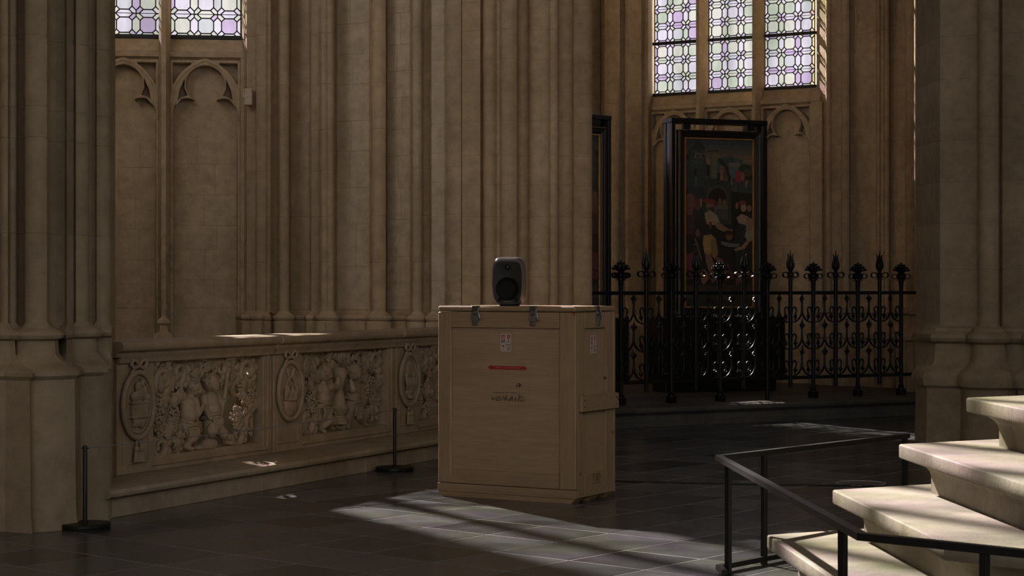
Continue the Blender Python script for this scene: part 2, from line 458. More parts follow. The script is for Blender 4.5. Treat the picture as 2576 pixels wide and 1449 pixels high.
# ---------- piers and chapel walls (plan profiles lofted upward)
TOP = 12.45
left_pier = profile([(-160, 11.9), (-60, 11.5), (0, 11.42), (5, 11.34), (20, 11.32, .4), (23, 11.36), (42, 11.38, .3), (60, 11.50, -.4), (62, 11.34),
    (118, 11.32, .33), (122, 11.38), (125, 11.46), (163, 11.66, -.45), (168, 11.62), (188, 11.78), (191, 11.75), (219, 11.88, .3), (240, 12.02, -.3), (243, 11.99),
    (270, 12.14, .35), (277, 12.28), ('w', -2.665, 12.46), ('w', -2.75, 12.95), ('w', -3.6, 13.3), ('w', -3.9, 12.2)])
lv = [(-.02, .20), (.12, .185), (.90, .175), (.925, .20), (.945, .20), (.965, .175), (.98, .13), (1.0, .10), (1.03, .07), (1.05, .055),
      (1.13, .05), (1.145, .085), (1.165, .095), (1.18, .085), (1.20, .045), (1.215, .02), (1.24, 0), (TOP, 0)]+grooves([1.78, 2.36, 2.55, 2.98, 3.6, 4.1])
pl = loft_profile('stone_pier', left_pier, lv, M['dim_grey_pier'], nback=3, pmax=281)
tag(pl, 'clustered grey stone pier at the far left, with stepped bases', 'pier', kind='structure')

wl = profile([(604, 18.98), (621, 18.62), (643, 18.58), (645, 18.51), (668, 18.47, .1), (671, 18.44), (681, 18.42, .5), (687, 18.50), (704, 18.48, -.45),
    (722, 18.42, .42), (727, 18.47, .2), (730, 18.64), (780, 18.56), (783, 18.44), (804, 18.36, -.22), (807, 18.34), (823, 18.31, .35), (840, 18.32, .35), (842, 18.50), (845, 18.54),
    (932, 18.36), (934, 18.24), (970, 18.20, .3), (972, 18.38), (1034, 18.18), (1037, 17.98), (1062, 17.96, .45), (1064, 18.02), (1083, 17.99, -.4), (1085, 17.90),
    (1120, 17.86), (1123, 17.82), (1160, 17.72, .18), ('w', -.46, 18.6), ('w', -.5, 19.6), ('w', -2.4, 19.6), ('w', -2.62, 19.2)])
lw = [(-.02, .055), (1.12, .055), (1.13, .04), (1.14, .055), (1.16, .062), (1.18, .055), (1.195, .03), (1.21, .012), (1.225, 0), (TOP, 0)]+grooves([1.7, 2.15, 2.6, 3.0, 3.45, 3.95])
w1 = loft_profile('wall_chapel', wl, lw, M['shaft'], nback=4)
tag(w1, 'tall moulded chapel wall of shafts and flat panels right of the left window', 'wall', kind='structure')
pm = profile([(1158, 17.76), (1163, 17.70), (1208, 17.64), (1213, 17.69), (1218, 17.62), (1248, 17.60, .42), (1262, 17.64, -.5), (1300, 17.54, .45), (1304, 17.66), (1330, 17.66, -.5),
    (1380, 17.60, .16), (1384, 17.54), (1404, 17.55, .3), (1406, 17.68), (1409, 17.68), (1440, 17.72, .25), (1443, 17.80), (1458, 17.82), (1484, 17.98, .35), ('w', .765, 18.6), ('w', .79, 19.5), ('w', .6, 20.5), ('w', -.3, 20.4), ('w', -.5, 18.4)])
lp = [(-.02, .13), (1.06, .13), (1.08, .145), (1.10, .14), (1.115, .10), (1.15, .08), (1.17, .09), (1.19, .03), (1.21, 0), (TOP, 0)]+grooves([1.55, 1.83, 2.12, 2.42, 2.7, 3.02, 3.3, 3.6, 3.88, 4.15])
p2 = loft_profile('stone_pier', pm, lp, M['pier'], nback=4)
tag(p2, 'broad fluted stone pier rising behind the wooden crate', 'pier', kind='structure')

wr = profile([('w', -.30, 20.3), ('w', .55, 23.9), ('w', 1.06, 24.62), (1482, 24.86), (1511, 25.02), (1513, 24.93), (1517, 24.97), (1521, 24.9), (1530, 24.86), (1558, 24.98, .32), (1572, 25.12, -.45), (1582, 25.08, .45),
    (1613, 25.22), (1625, 25.34, -.45), (1630, 25.32), (1645, 25.72), ('w', 2.0, 26.3), ('w', .2, 26.0), ('w', -1.2, 24.2)])
lr = [(.1, .12), (.95, .12), (.97, .10), (1.05, .06), (1.1, 0), (TOP, 0)]+grooves([1.9, 2.6, 3.2, 3.9, 4.6])
# hidden window sits in the wall left of this stretch, so only its right part is lofted solid
wr2 = [(.60, 24.52)]+wr[2:-2]+[(1.2, 26.2), (.3, 25.4)]
w2 = loft_profile('wall_back', wr2, lr, M['stone'], nback=3)
tag(w2, 'moulded chapel wall between the fluted pier and the right window', 'wall', kind='structure')
wq = profile([(2042, 24.78), (2056, 24.36), (2075, 24.22), (2078, 24.15), (2091, 24.12, .45), (2094, 24.10), (2119, 24.02, -.2), (2136, 23.92, .42), (2138, 24.04), (2203, 23.72),
    (2206, 23.60), (2216, 23.58, .42), (2226, 23.54, .42), (2237, 23.5, .42), (2240, 23.58), (2277, 23.38), (2281, 23.0), (2301, 22.85, .35), (2304, 22.72), (2319, 22.6, .42), (2342, 22.45, .4), (2372, 22.3, .3),
    ('w', 6.6, 21.6), ('w', 9.6, 21.2), ('w', 9.6, 25), ('w', 4.6, 25.6)])
lq = [(.1, .10), (.80, .10), (.82, .13), (.87, .13), (.90, .09), (1.0, .06), (1.12, .05), (1.135, .09), (1.17, .09), (1.19, .03), (1.21, 0), (TOP, 0)]+grooves([1.9, 2.6, 3.3, 4.0, 4.7])
w3 = loft_profile('wall_apse', wq, lq, M['stone'], nback=4)
tag(w3, 'tall row of fine stone shafts right of the large window', 'wall', kind='structure')
pr = profile([(2344, 17.75), (2365, 17.52), (2458, 17.36), (2462, 17.22), (2512, 17.12, .33), (2516, 17.30), (2522, 17.26), (2600, 17.12), (2604, 16.98), (2660, 16.98, .33), (2690, 17.1), ('w', 5.6, 18.0), ('w', 5.3, 19.2), ('w', 4.2, 19.2), ('w', 3.98, 18.4)])
lq2 = [(-.02, .165), (.49, .155), (.52, .165), (.545, .195), (.60, .205), (.65, .19), (.69, .155), (.71, .12), (.74, .09), (.78, .07), (.93, .055), (.955, .10), (.985, .115), (1.02, .11), (1.05, .06), (1.075, .05), (1.10, .01), (1.12, 0), (TOP, 0)]+grooves([1.62, 2.05, 2.44, 2.83, 3.02, 3.4, 3.8])
p3 = loft_profile('stone_pier', pr, lq2, M['dim_grey_pier'], nback=3)
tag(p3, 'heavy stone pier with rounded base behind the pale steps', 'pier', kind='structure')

# separate ashlar blocks that can be told apart on the flat strips of the chapel wall
def ashlar(pa, Ya, pb, Yb, z0, z1, hs, seed, ncol=1, mat='block'):
    A = Vector((*XY(pa, Ya), 0)); B = Vector((*XY(pb, Yb), 0)); d = B-A; L = d.length; an = math.atan2(d.y, d.x)
    random.seed(seed); z = z0
    while z < z1:
        h = random.choice(hs); cuts = [0, L] if ncol == 1 or random.random() < .4 else [0, L*random.uniform(.3, .7), L]
        for a, b in zip(cuts, cuts[1:]):
            mb = MB(); mb.box(a+.0008, b-.0008, -.004-random.uniform(0, .0025), .03, z+.0008, z+h-.0008, bev=.0015)
            o = mb.build('stone_block', M[mat], w1, 0); o.location = A; o.rotation_euler = (0, 0, an)
        z += h
ashlar(1086.5, 17.898, 1118.5, 17.863, 1.24, 4.3, (.28, .33, .36), 1)
ashlar(974.5, 18.37, 1032, 18.186, 1.24, 4.3, (.26, .31, .36), 2, 2)
ashlar(848, 18.53, 929.5, 18.366, 1.24, 4.3, (.30, .36, .42), 5, 2)
ashlar(732.5, 18.633, 778, 18.565, 1.24, 4.3, (.42, .5), 6, mat='shaft')

# unseen walls of the left chapel; the window opening is added as fill light
for nm, A, B, lab in (('wall_chapel', (-4.0, 13.0), (-7.2, 15.2), 'hidden side wall of the left chapel with an added fill-light opening'), ('wall_chapel', (-7.2, 15.2), (-5.15, 18.7), 'hidden back wall of the left chapel')):
    wall_holes(nm, A, B, 0, 12.5, [(.6, 3.2, 5.0, 10.5)] if A[0] > -5 else [], .4, M['stone'], lab)

# ---------- leaded windows with blind tracery below
def oct_poly(cx, cz, a=.33, c=.135):
    return [(cx-a+c, cz-a), (cx+a-c, cz-a), (cx+a, cz-a+c), (cx+a, cz+a-c), (cx+a-c, cz+a), (cx-a+c, cz+a), (cx-a, cz+a-c), (cx-a, cz-a+c)]
def pane_polys(ncol, nrow):
    """unit-cell polygons of the leading: kind, points"""
    a, c, t = .33, .135, .37; e = a-c; out = []
    for j in range(nrow):
        for i in range(ncol): out.append(('o', oct_poly(i+.5, j+.5), j))
        for i in range(ncol+1):
            x, z = i, j+.5; w = .5-a
            P = [(x-w, z-e), (x, z-t), (x+w, z-e), (x+w, z+e), (x, z+t), (x-w, z+e)]
            if i == 0: P = [(x, z-t), (x+w, z-e), (x+w, z+e), (x, z+t)]
            if i == ncol: P = [(x-w, z-e), (x, z-t), (x, z+t), (x-w, z+e)]
            out.append(('h', P, j))
    for j in range(nrow+1):
        for i in range(ncol):
            x, z = i+.5, j; w = .5-a
            P = [(x-t, z), (x-e, z-w), (x+e, z-w), (x+t, z), (x+e, z+w), (x-e, z+w)]
            if j == 0: P = [(x-t, z), (x+t, z), (x+e, z+w), (x-e, z+w)]
            if j == nrow: P = [(x-t, z), (x-e, z-w), (x+e, z-w), (x+t, z)]
            out.append(('h', P, j))
    for j in range(nrow+1):
        for i in range(ncol+1):
            for sx in (-1, 1):
                for sz in (-1, 1):
                    if (i == 0 and sx < 0) or (i == ncol and sx > 0) or (j == 0 and sz < 0) or (j == nrow and sz > 0): continue
                    P = [(.5-a, .5-e), (.5-e, .5-a), (.5-t, 0), (0, 0), (0, .5-t)]
                    out.append(('k', [(i+sx*x, j+sz*z) for x, z in P], j))
    return out
def make_window(name, O, th, nl, lwid, mw, zs, ztop, visrows, hidden, label, gd=.20, tracery=True, seed=1, face=.05):
    random.seed(seed)
    root = empty(name, (O[0], O[1], 0), th); tag(root, label, 'window', kind='structure')
    tot = nl*lwid+(nl-1)*mw; p = lwid/3
    zb = zs-.225
    # sill
    mb = MB(); prof = [(gd+.35, zs-.28), (.12, zs-.28), (.09, zs-.235), (face, zs-.215), (face, zs-.165), (.09, zs-.15), (gd-.01, zs-.005), (gd+.35, zs-.005)]
    mb.loft([[(x, y, z) for y, z in prof] for x in (-.12, tot+.12)], cap0=True, cap1=True)
    mb.f = [f[::-1] for f in mb.f]; mb.build('window_sill', M['stone'], root, 20)
    # wall below with recessed panels, wall above
    mb = MB(); mb.box(-.15, tot+.15, .18, .62, -.02, zs-.27); mb.box(-.15, tot+.15, 0, .62, ztop, 12.45)
    mb.build('panel_wall', M['stone'], root, 0)
    # mullions
    for i in range(1, nl):
        x = i*lwid+(i-.5)*mw; h = mw/2
        mb = MB(); pl_ = [(x-.022, -.05), (x+.022, -.05), (x+h, .06), (x+h, gd+.0), (x+.025, gd+.06), (x-.025, gd+.06), (x-h, gd+.0), (x-h, .06)]
        mb.prism(pl_, .0, ztop); mb.build('mullion', M['stone'], root, 20)
        if tracery:
            mb = MB(); mb.loft([[(x+sx*(.022+o), -.05-o+(0 if s_ == 0 else .1+o), z) for sx, s_ in ((-1, 1), (-1, 0), (1, 0), (1, 1))] for z, o in ((.0, .05), (.92, .05), (.95, .075), (.99, .07), (1.02, .02), (1.08, .015), (1.10, .04), (1.13, .035), (1.16, 0))], closed=True, cap1=True)
            mb.build('mullion_base', M['stone'], root, 30)
    if tracery:
        for x0_, x1_ in ((-.16, .0), (tot, tot+.16)):
            mb = MB(); mb.box(x0_, x1_, .04, .30, 0, zs-.22); mb.build('panel_jamb', M['stone'], root, 0)
    nr_total = int((ztop-zs)/p)
    for L in range(nl):
        x0 = L*(lwid+mw)
        light = empty('window_light', (x0, gd, zs)); light.parent = root
        nv = visrows if L not in hidden else 0
        # upper / hidden glazing in one piece
        up = MB(); edges = set()
        def put(mbx, P, m, y0=-.002, y1=.002):
            q = [(x*p, z*p) for x, z in P]; n = len(q)
            mbx.add([(x, y0, z) for x, z in q], [tuple(range(n))], m)
        for k, P, j in pane_polys(3, nr_total-nv):
            put(up, [(x, z+nv) for x, z in P], random.choice(GW))
        tag(up.build('upper_panes', GL, light, 0), kind='stuff')
        if nv:
            small = MB()
            for k, P, j in pane_polys(3, nv):
                for a, b in zip(P, P[1:]+P[:1]):
                    ka, kb = (round(a[0], 3), round(a[1], 3)), (round(b[0], 3), round(b[1], 3)); edges.add((min(ka, kb), max(ka, kb)))
                m = random.choice(GW)
                if k == 'k': put(small, P, m)
                else:
                    mb = MB(); put(mb, P, 0); mb.build('pane', GL[m], light, 0)
            tag(small.build('small_panes', GL, light, 0), kind='stuff')
            ld = MB(); hw = .0056
            for a, b in edges:
                a = Vector((a[0]*p, a[1]*p)); b = Vector((b[0]*p, b[1]*p)); d = b-a
                if d.length < 1e-4: continue
                d.normalize(); nn = Vector((-d.y, d.x))*hw; e = d*hw*.6; A, B = a-e, b+e
                q = [A-nn, B-nn, B+nn, A+nn]
                ld.add([(v.x, -.007, v.y) for v in q]+[(v.x, .007, v.y) for v in q], [(0, 1, 2, 3), (7, 6, 5, 4), (0, 4, 5, 1), (1, 5, 6, 2), (2, 6, 7, 3), (3, 7, 4, 0)])
            tag(ld.build('lead_cames', M['lead'], light, 0), kind='stuff')
        for j in range(nr_total):
            mb = MB(); mb.box(0, lwid, -.012, -.004, j*p-.003, j*p+.003) if j % 3 else mb.box(-.02, lwid+.02, -.035, .02, j*p-.02, j*p+.02, bev=.004)
            mb.build('saddle_bar', M['lead'], light, 0)
        # blind tracery plate
        if tracery and L not in hidden:
            w = lwid; c = w/2; r_, h_ = .49*w/.7, .47
            def bez(a, b, cc, n=7): return [tuple((1-t)**2*a[k]+2*t*(1-t)*b[k]+t*t*cc[k] for k in (0, 1)) for t in [i/n for i in range(n+1)]]
            cz, rr = -.245, .19
            half = bez((.022, -.60), (.028, -.33), (c-.11, -.40), 9)
            a0 = math.atan2(-.155, -.11); a1 = math.atan2(-.155, .11)
            circ = [(c+rr*math.cos(a0-(2*pi-(a1-a0))*i/22), cz+rr*math.sin(a0-(2*pi-(a1-a0))*i/22)) for i in range(1, 22)]
            inner = half+circ+[(w-x, z) for x, z in reversed(half)]
            outer = [(w, -.60), (w, 0), (0, 0), (0, -.60)]
            holes = []
            arcp = [(r_-r_*math.cos(t), -h_+r_*math.sin(t)) for t in [i*.09 for i in range(14)]]
            sp = [(x-.012, z+.018) for x, z in arcp if .045 < x < c-.10 and z < -.05]
            tri = [(.03, -.03), (sp[-1][0], -.03)]+list(reversed(sp))+[(.03, sp[0][1])]
            cu = [(.075, -.42), (.098, -.30), (.145, -.19), (.142, -.28), (.172, -.355), (.115, -.372)]
            for hpoly in (tri, cu): holes += [hpoly, [(w-x, z) for x, z in reversed(hpoly)]]
            o = fill_curve('blind_tracery', [inner+outer]+holes, .055, .012, M['stone'], root, 40)
            o.matrix_basis = mtx_xz((x0, .125, zb-.02))
            # raised arch rib on the plate
            mb = MB()
            arch = [(r_-r_*math.cos(t), -h_+r_*math.sin(t)) for t in [i*math.acos((r_-c)/r_)/12 for i in range(13)]]
            pts = arch+[(w-x, z) for x, z in reversed(arch[:-1])]
            mb.tube([(x0+min(max(x, .015), w-.015), .075, zb-.02+z) for x, z in pts], .024, 8); mb.build('arch_rib', M['stone'], root, 60)
        if tracery and L not in hidden:
            mb = MB()
            for xx in (x0+.012, x0+lwid-.012): mb.tube([(xx, .10, .9), (xx, .10, zb-.5)], .02, 8)
            mb.build('panel_roll', M['stone'], root, 60)
    if tracery:                                                     # ashlar that shows through the thin limewash of the panels
        for L in range(nl):
            if L in hidden: continue
            z = 1.25
            while z < zs-1.1:
                h = random.choice((.24, .28, .31)); c_ = random.uniform(.25, .75); xa = L*(lwid+mw)
                for u0, u1 in ((.035, c_*lwid), (c_*lwid, lwid-.035)):
                    mb = MB(); mb.box(xa+u0+.0008, xa+u1-.0008, .176-random.uniform(0, .002), .2, z+.0008, z+h-.0008, bev=.0015); mb.build('stone_block', M['stone'], root, 0)
                z += h
    cx = O[0]+math.cos(th)*tot/2-math.sin(th)*(gd+.4); cy = O[1]+math.sin(th)*tot/2+math.cos(th)*(gd+.4)
    portal((cx, cy, (zs+ztop)/2), (math.sin(th), -math.cos(th), 0), tot, ztop-zs)
    return root
th1 = R(7.0); LW = .70; MW = .11; T3 = 3*LW+2*MW
E1 = Vector((X(606, 18.92)+.2*math.sin(th1), 18.92-.2*math.cos(th1))); O1 = E1-Vector((math.cos(th1), math.sin(th1)))*T3
win1 = make_window('window_1', O1, th1, 3, LW, MW, 3.98, 9.6, 3, (0,), 'left leaded window of lilac and green panes above pointed blind arches', seed=4)
th2 = R(-30.2)
O2 = Vector((X(1647, 25.6)+.2*math.sin(th2), 25.6-.2*math.cos(th2)))
win2 = make_window('window_2', O2, th2, 3, LW, MW, 4.09, 10.2, 6, (), 'large three-light leaded window above the framed altar panel', seed=11)
th3 = R(47)
O3 = Vector((-.90, 22.95))
win3 = make_window('window_3', O3, th3, 3, LW, MW, 3.12, 5.15, 0, (0, 1, 2), 'leaded window hidden behind the fluted pier', tracery=False, seed=8)
# wall returns beside the hidden window
for A, B in (((-1.2, 20.3), (-.95, 22.95)),):
    wall_holes('wall_apse', B, A, 0, 12.5, [], .4, M['stone'], 'hidden apse wall behind the fluted pier').rotation_euler.z
mb = MB(); mb.prism([(-5.6, 17.9), (-5.0, 18.0), (-5.0, 18.35), (-5.02, 18.9), (-5.6, 18.7)], 0, 12.45)
tag(mb.build('trim_1', M['stone'], None, 0), 'window jamb hidden behind the left pier', 'jamb', kind='structure')

# ---------- raised chapel floor with moulded edge step
e0 = Vector((1.08, 19.30)); e1 = Vector((4.58, 21.31)); ed = (e1-e0).normalized(); en = Vector((ed.y, -ed.x))
ea = e0-ed*.9; eb = e1+ed*2.2
mb = MB(); rows = []
for off, z in ((.0, -.02), (.0, .045), (-.012, .055), (-.018, .075), (-.018, .115), (-.004, .128), (.012, .140), (.030, .150), (.036, .165), (.034, .185), (.024, .197), (.008, .2)):
    a = ea+en*off; b = eb+en*off
    rows.append([(a.x, a.y, z), (b.x, b.y, z), (8.8, 26.5, z), (-1.5, 26.5, z)])
mb.loft(rows, cap1=True)
sp_ = mb.build('floor_chapel', M['dark_slab'], None, 30)
tag(sp_, 'raised dark stone chapel floor with a moulded edge under the iron fence', 'step', kind='structure')
# ================================================================== BALUSTRADE (three carved bays) AND BENCH
BD = Vector((.4236, .9058)); BD.normalize(); BA = math.atan2(BD.y, BD.x)
B0 = Vector((-2.654, 12.5))        # foot of the balustrade face at the pier; local x along, y away, z up
MOD = 1.95; OP0, OP1 = .43, 1.82; OZ0, OZ1 = .285, .935; BENCH = .19
bn = empty('stone_bench', (B0.x, B0.y, 0), BA)
tag(bn, 'low moulded stone bench running along the carved balustrade', 'bench')
cuts = [-.645, 1.12, 2.62, 4.3, 6.3]
for a, b in zip(cuts, cuts[1:]):
    mb = MB(); mb.box(a+.003, b-.003, -.43, .02, -.005, .125, bev=.008); mb.build('bench_block', M['bench'], bn, 0)
    mb = MB()
    pr_ = [(-.475+.02, .125), (-.49, .14), (-.495, .16), (-.485, .182), (-.46, BENCH), (.02, BENCH), (.02, .125)]
    x0 = a-.055 if a < 0 else a+.002
    mb.loft([[(x, y, z) for y, z in pr_] for x in (x0, b-.002)], cap0=True, cap1=True); mb.f = [f[::-1] for f in mb.f]
    mb.build('bench_slab', M['bench'], bn, 35)

def v3(u, w, z): return (u, w, z)
def capsule(mb, a, b, ra, rb, n=10):
    a = Vector(a); b = Vector(b); L = 5
    mb.ell(a, (ra,)*3, n, 7); mb.ell(b, (rb,)*3, n, 7)
    mb.tube([a+(b-a)*i/L for i in range(L+1)], [ra+(rb-ra)*i/L for i in range(L+1)], n)
def fingers(mb, h, d, n=4):
    h = Vector(h); d = Vector(d).normalized(); s = d.cross(Vector((0, 1, 0))).normalized()
    for i in range(n):
        o = s*(i-1.5)*.0085; ln = (.030, .036, .034, .027)[i]
        capsule(mb, h+o, h+o+d*ln*.6, .0058, .0052, 6); capsule(mb, h+o+d*ln*.6, h+o+d*ln+Vector((0, -.008, 0)), .0052, .0045, 6)
    capsule(mb, h+s*.012, h+s*.026+d*.018, .0065, .005, 6)
def putto(parent, P, name='putto'):
    """P: joints in panel coords (u, w, z)"""
    mb = MB(); hd = Vector(P['head']); hr = P.get('hr', .056)*1.17
    mb.ell(hd, (hr*.95, hr, hr*1.08), 14, 9)
    f = Vector(P['face']).normalized()                              # looking direction
    side = f.cross(Vector((0, 0, 1))).normalized()
    mb.ell(hd+f*hr*.45-Vector((0, 0, hr*.45)), (hr*.62, hr*.62, hr*.55), 12, 7)
    for s in (-1, 1):
        mb.ell(hd+f*hr*.62+side*s*hr*.45-Vector((0, 0, hr*.38)), (hr*.33,)*3, 8, 6)   # cheeks
        mb.ell(hd+f*hr*.82+side*s*hr*.33+Vector((0, 0, hr*.04)), (hr*.17, hr*.14, hr*.08), 8, 6)
        mb.ell(hd+side*s*hr*.95-Vector((0, 0, hr*.12)), (hr*.16, hr*.22, hr*.28), 8, 6)
    mb.ell(hd+f*hr*1.02-Vector((0, 0, hr*.18)), (hr*.13, hr*.13, hr*.22), 8, 6)
    mb.ell(hd+f*hr*.95-Vector((0, 0, hr*.55)), (hr*.2, hr*.14, hr*.07), 8, 6)
    ch, pv = Vector(P['chest']), Vector(P['pelvis'])
    capsule(mb, hd-Vector((0, 0, hr*.7)), ch+Vector((0, 0, .05)), .024, .03)
    wd = P.get('wd', .058)*1.12
    mb.ell(ch, (wd*1.05, .054, .068), 14, 9); bl = (ch*.45+pv*.55)+Vector((0, -.012, 0)); mb.ell(bl, (wd*1.0, .064, .068), 14, 9)
    mb.ell(pv, (wd*1.02, .058, .056), 14, 9); capsule(mb, ch, pv, wd*.85, wd*.85)
    for k in ('armL', 'armR'):
        s, e, h = [Vector(q) for q in P[k]]
        capsule(mb, s, e, .034, .028); capsule(mb, e, h, .029, .018); mb.ell(h, (.020, .017, .022), 8, 6)
        fingers(mb, h, h-e)
    for k in ('legL', 'legR'):
        s, e, h, t = [Vector(q) for q in P[k]]
        capsule(mb, s, e, .054, .040); capsule(mb, e, h, .041, .023); capsule(mb, h, t, .025, .017); mb.ell(t, (.017, .02, .012), 8, 6)
    o = sculpt(name, mb, M['marble'], parent, .0055, 4)
    random.seed(hash(name) % 7+int(hd.x*1000))
    hb = MB()                                                       # curls of hair
    for i in range(46):
        a = random.uniform(0, 2*pi); t = random.uniform(-.25, 1)
        d = Vector((math.cos(a)*math.sqrt(1-t*t), math.sin(a)*math.sqrt(1-t*t), t))
        if d.dot(f) > .5 and t < .75: continue
        hb.ell(hd+Vector((d.x*hr*.96, d.y*hr, d.z*hr*1.06)), (.011, .011, .010), 7, 5)
    tag(hb.build('hair', M['marble'], o, 60), kind='stuff')
    if 'cloth' in P:
        cb = MB(); c = Vector(P['cloth'])
        for i in range(5):
            z = c.z+.035-i*.017; tl = (i-2)*.004
            cb.tube([(c.x+wd*1.12*math.cos(a), c.y+.07*math.sin(a), z+.02*math.sin(a*1.0+i)+tl*math.cos(a)) for a in [2*pi*k/16 for k in range(17)]], [.0105+.003*math.sin(k*1.3+i) for k in range(17)], 7)
        for i in range(5):
            u = c.x+(-.05+.025*i); cb.tube([(u, c.y-.062, c.z-.02), (u+.012, c.y-.066, c.z-.06), (u-.004, c.y-.05, c.z-.115)], [.013, .014, .006], 7)
        cb.build('drapery', M['marble'], o, 60)
    return o
def grapes(parent, c, a, b, r=.0135, n=46, seed=1):
    random.seed(seed); mb = MB(); c = Vector(c); done = []
    tries = 0
    while len(done) < n and tries < 900:
        tries += 1
        z = random.uniform(-1, 1); wd = a*(1-.45*max(0, -z))*math.sqrt(max(.05, 1-z*z*.9)); u = random.uniform(-1, 1)*wd
        w = -.035*math.sqrt(max(0, 1-(u/(a+1e-6))**2))*random.uniform(.5, 1)
        p = c+Vector((u, w, z*b))
        if any((p-q).length < r*1.45 for q in done): continue
        done.append(p); mb.ell(p, (r*random.uniform(.9, 1.1),)*3, 8, 6)
    mb.tube([c+Vector((0, .01, b*.8)), c+Vector((.01, .0, b*1.25))], [.008, .006], 6)
    return mb.build('grape_cluster', M['marble'], parent, 60)
def scroll(parent, c, r0, turns, a0, sgn=1, th=.024, w=0.0, leaves=5, seed=1, tail=None):
    """acanthus volute: tapering spiral with leaf lobes on its back"""
    th *= 1.22; random.seed(seed); mb = MB(); c = Vector(c); n = int(16*turns)+6; pts = []; rad = []
    if tail:
        for i in range(6):
            t = i/6; s_ = Vector(tail); e_ = c+Vector((math.cos(a0)*r0, 0, math.sin(a0)*r0)); pts.append(s_.lerp(e_, t)+Vector((0, w, 0))); rad.append(th*(.6+.4*t))
    for i in range(n+1):
        t = i/n; a = a0+sgn*2*pi*turns*t; r = r0*(1-.86*t)
        pts.append(c+Vector((math.cos(a)*r, w-.018*math.sin(t*pi), math.sin(a)*r))); rad.append(th*(1-.62*t))
    mb.tube(pts, rad, 9, flat=(.9, 1.25, (0, 1, 0)))
    mb.ell(pts[-1], (th*.75,)*3, 10, 7)
    for i in range(leaves):
        t = (i+.4)/leaves*.62; a = a0+sgn*2*pi*turns*t; r = r0*(1-.86*t)
        b = c+Vector((math.cos(a)*(r+th*.2), w, math.sin(a)*(r+th*.2)))
        d = Vector((math.cos(a-sgn*.55), 0, math.sin(a-sgn*.55)))
        L = th*random.uniform(1.9, 2.9); tip = b+d*L+Vector((0, -.02, 0)); mid = b+d*L*.55+Vector((0, -.032, 0))
        mb.tube([b, b+d*L*.28+Vector((0, -.02, 0)), mid, b+d*L*.8+Vector((0, -.034, 0)), tip], [th*.55, th*.85, th*.8, th*.5, th*.12], 8, flat=(1.25, .5, (0, 1, 0)))
        mb.tube([b, mid+Vector((0, -.012, 0)), tip], [.006, .007, .003], 6)
    return mb.build('acanthus_scroll', M['marble'], parent, 60)
def leafspray(parent, c, dirs, L, th=.03, seed=1):
    L *= 1.15; th *= 1.25; random.seed(seed); mb = MB(); c = Vector(c)
    for an in dirs:
        d = Vector((math.cos(an), 0, math.sin(an))); l = L*random.uniform(.8, 1.15); q = Vector((-d.z, 0, d.x))
        P = [c+d*l*t+Vector((0, -.045*math.sin(pi*t)-.01, 0))+q*(.02*math.sin(t*3)) for t in (0, .25, .5, .75, 1)]
        mb.tube(P, [th*.4, th*.9, th, th*.7, th*.1], 8, flat=(1.1, .35, (0, 1, 0)))
        for t in (.3, .55, .75):
            for s in (-1, 1):
                b = c+d*l*t+Vector((0, -.04, 0)); e = b+(d*.6+q*s).normalized()*th*1.5
                mb.tube([b, (b+e)/2+Vector((0, -.012, 0)), e], [th*.3, th*.42, th*.08], 7, flat=(1.1, .45, (0, 1, 0)))
    return mb.build('acanthus_leaf', M['marble'], parent, 60)
def mask(parent, c, r, name='mask'):
    mb = MB(); c = Vector(c); f = Vector((0, -1, 0))
    mb.ell(c, (r*.85, r*.75, r*1.1), 14, 9)
    for s in (-1, 1):
        mb.ell(c+Vector((s*r*.36, -r*.6, -r*.22)), (r*.3, r*.26, r*.26), 8, 6)
        mb.ell(c+Vector((s*r*.34, -r*.66, r*.33)), (r*.26, r*.16, r*.08), 8, 6)
        mb.ell(c+Vector((s*r*.9, -.0, r*.1)), (r*.22, r*.3, r*.6), 8, 6)
    mb.ell(c+Vector((0, -r*.85, -.05*r)), (r*.13, r*.16, r*.3), 8, 6); mb.ell(c+Vector((0, -r*.74, -r*.5)), (r*.3, r*.12, r*.09), 8, 6)
    for i in range(7):
        a = pi*(i/6); mb.ell(c+Vector((math.cos(a)*r*.85, -r*.2, r*.5+math.sin(a)*r*.55)), (r*.25, r*.25, r*.22), 8, 6)
    return sculpt(name, mb, M['marble'], parent, .006, 2)

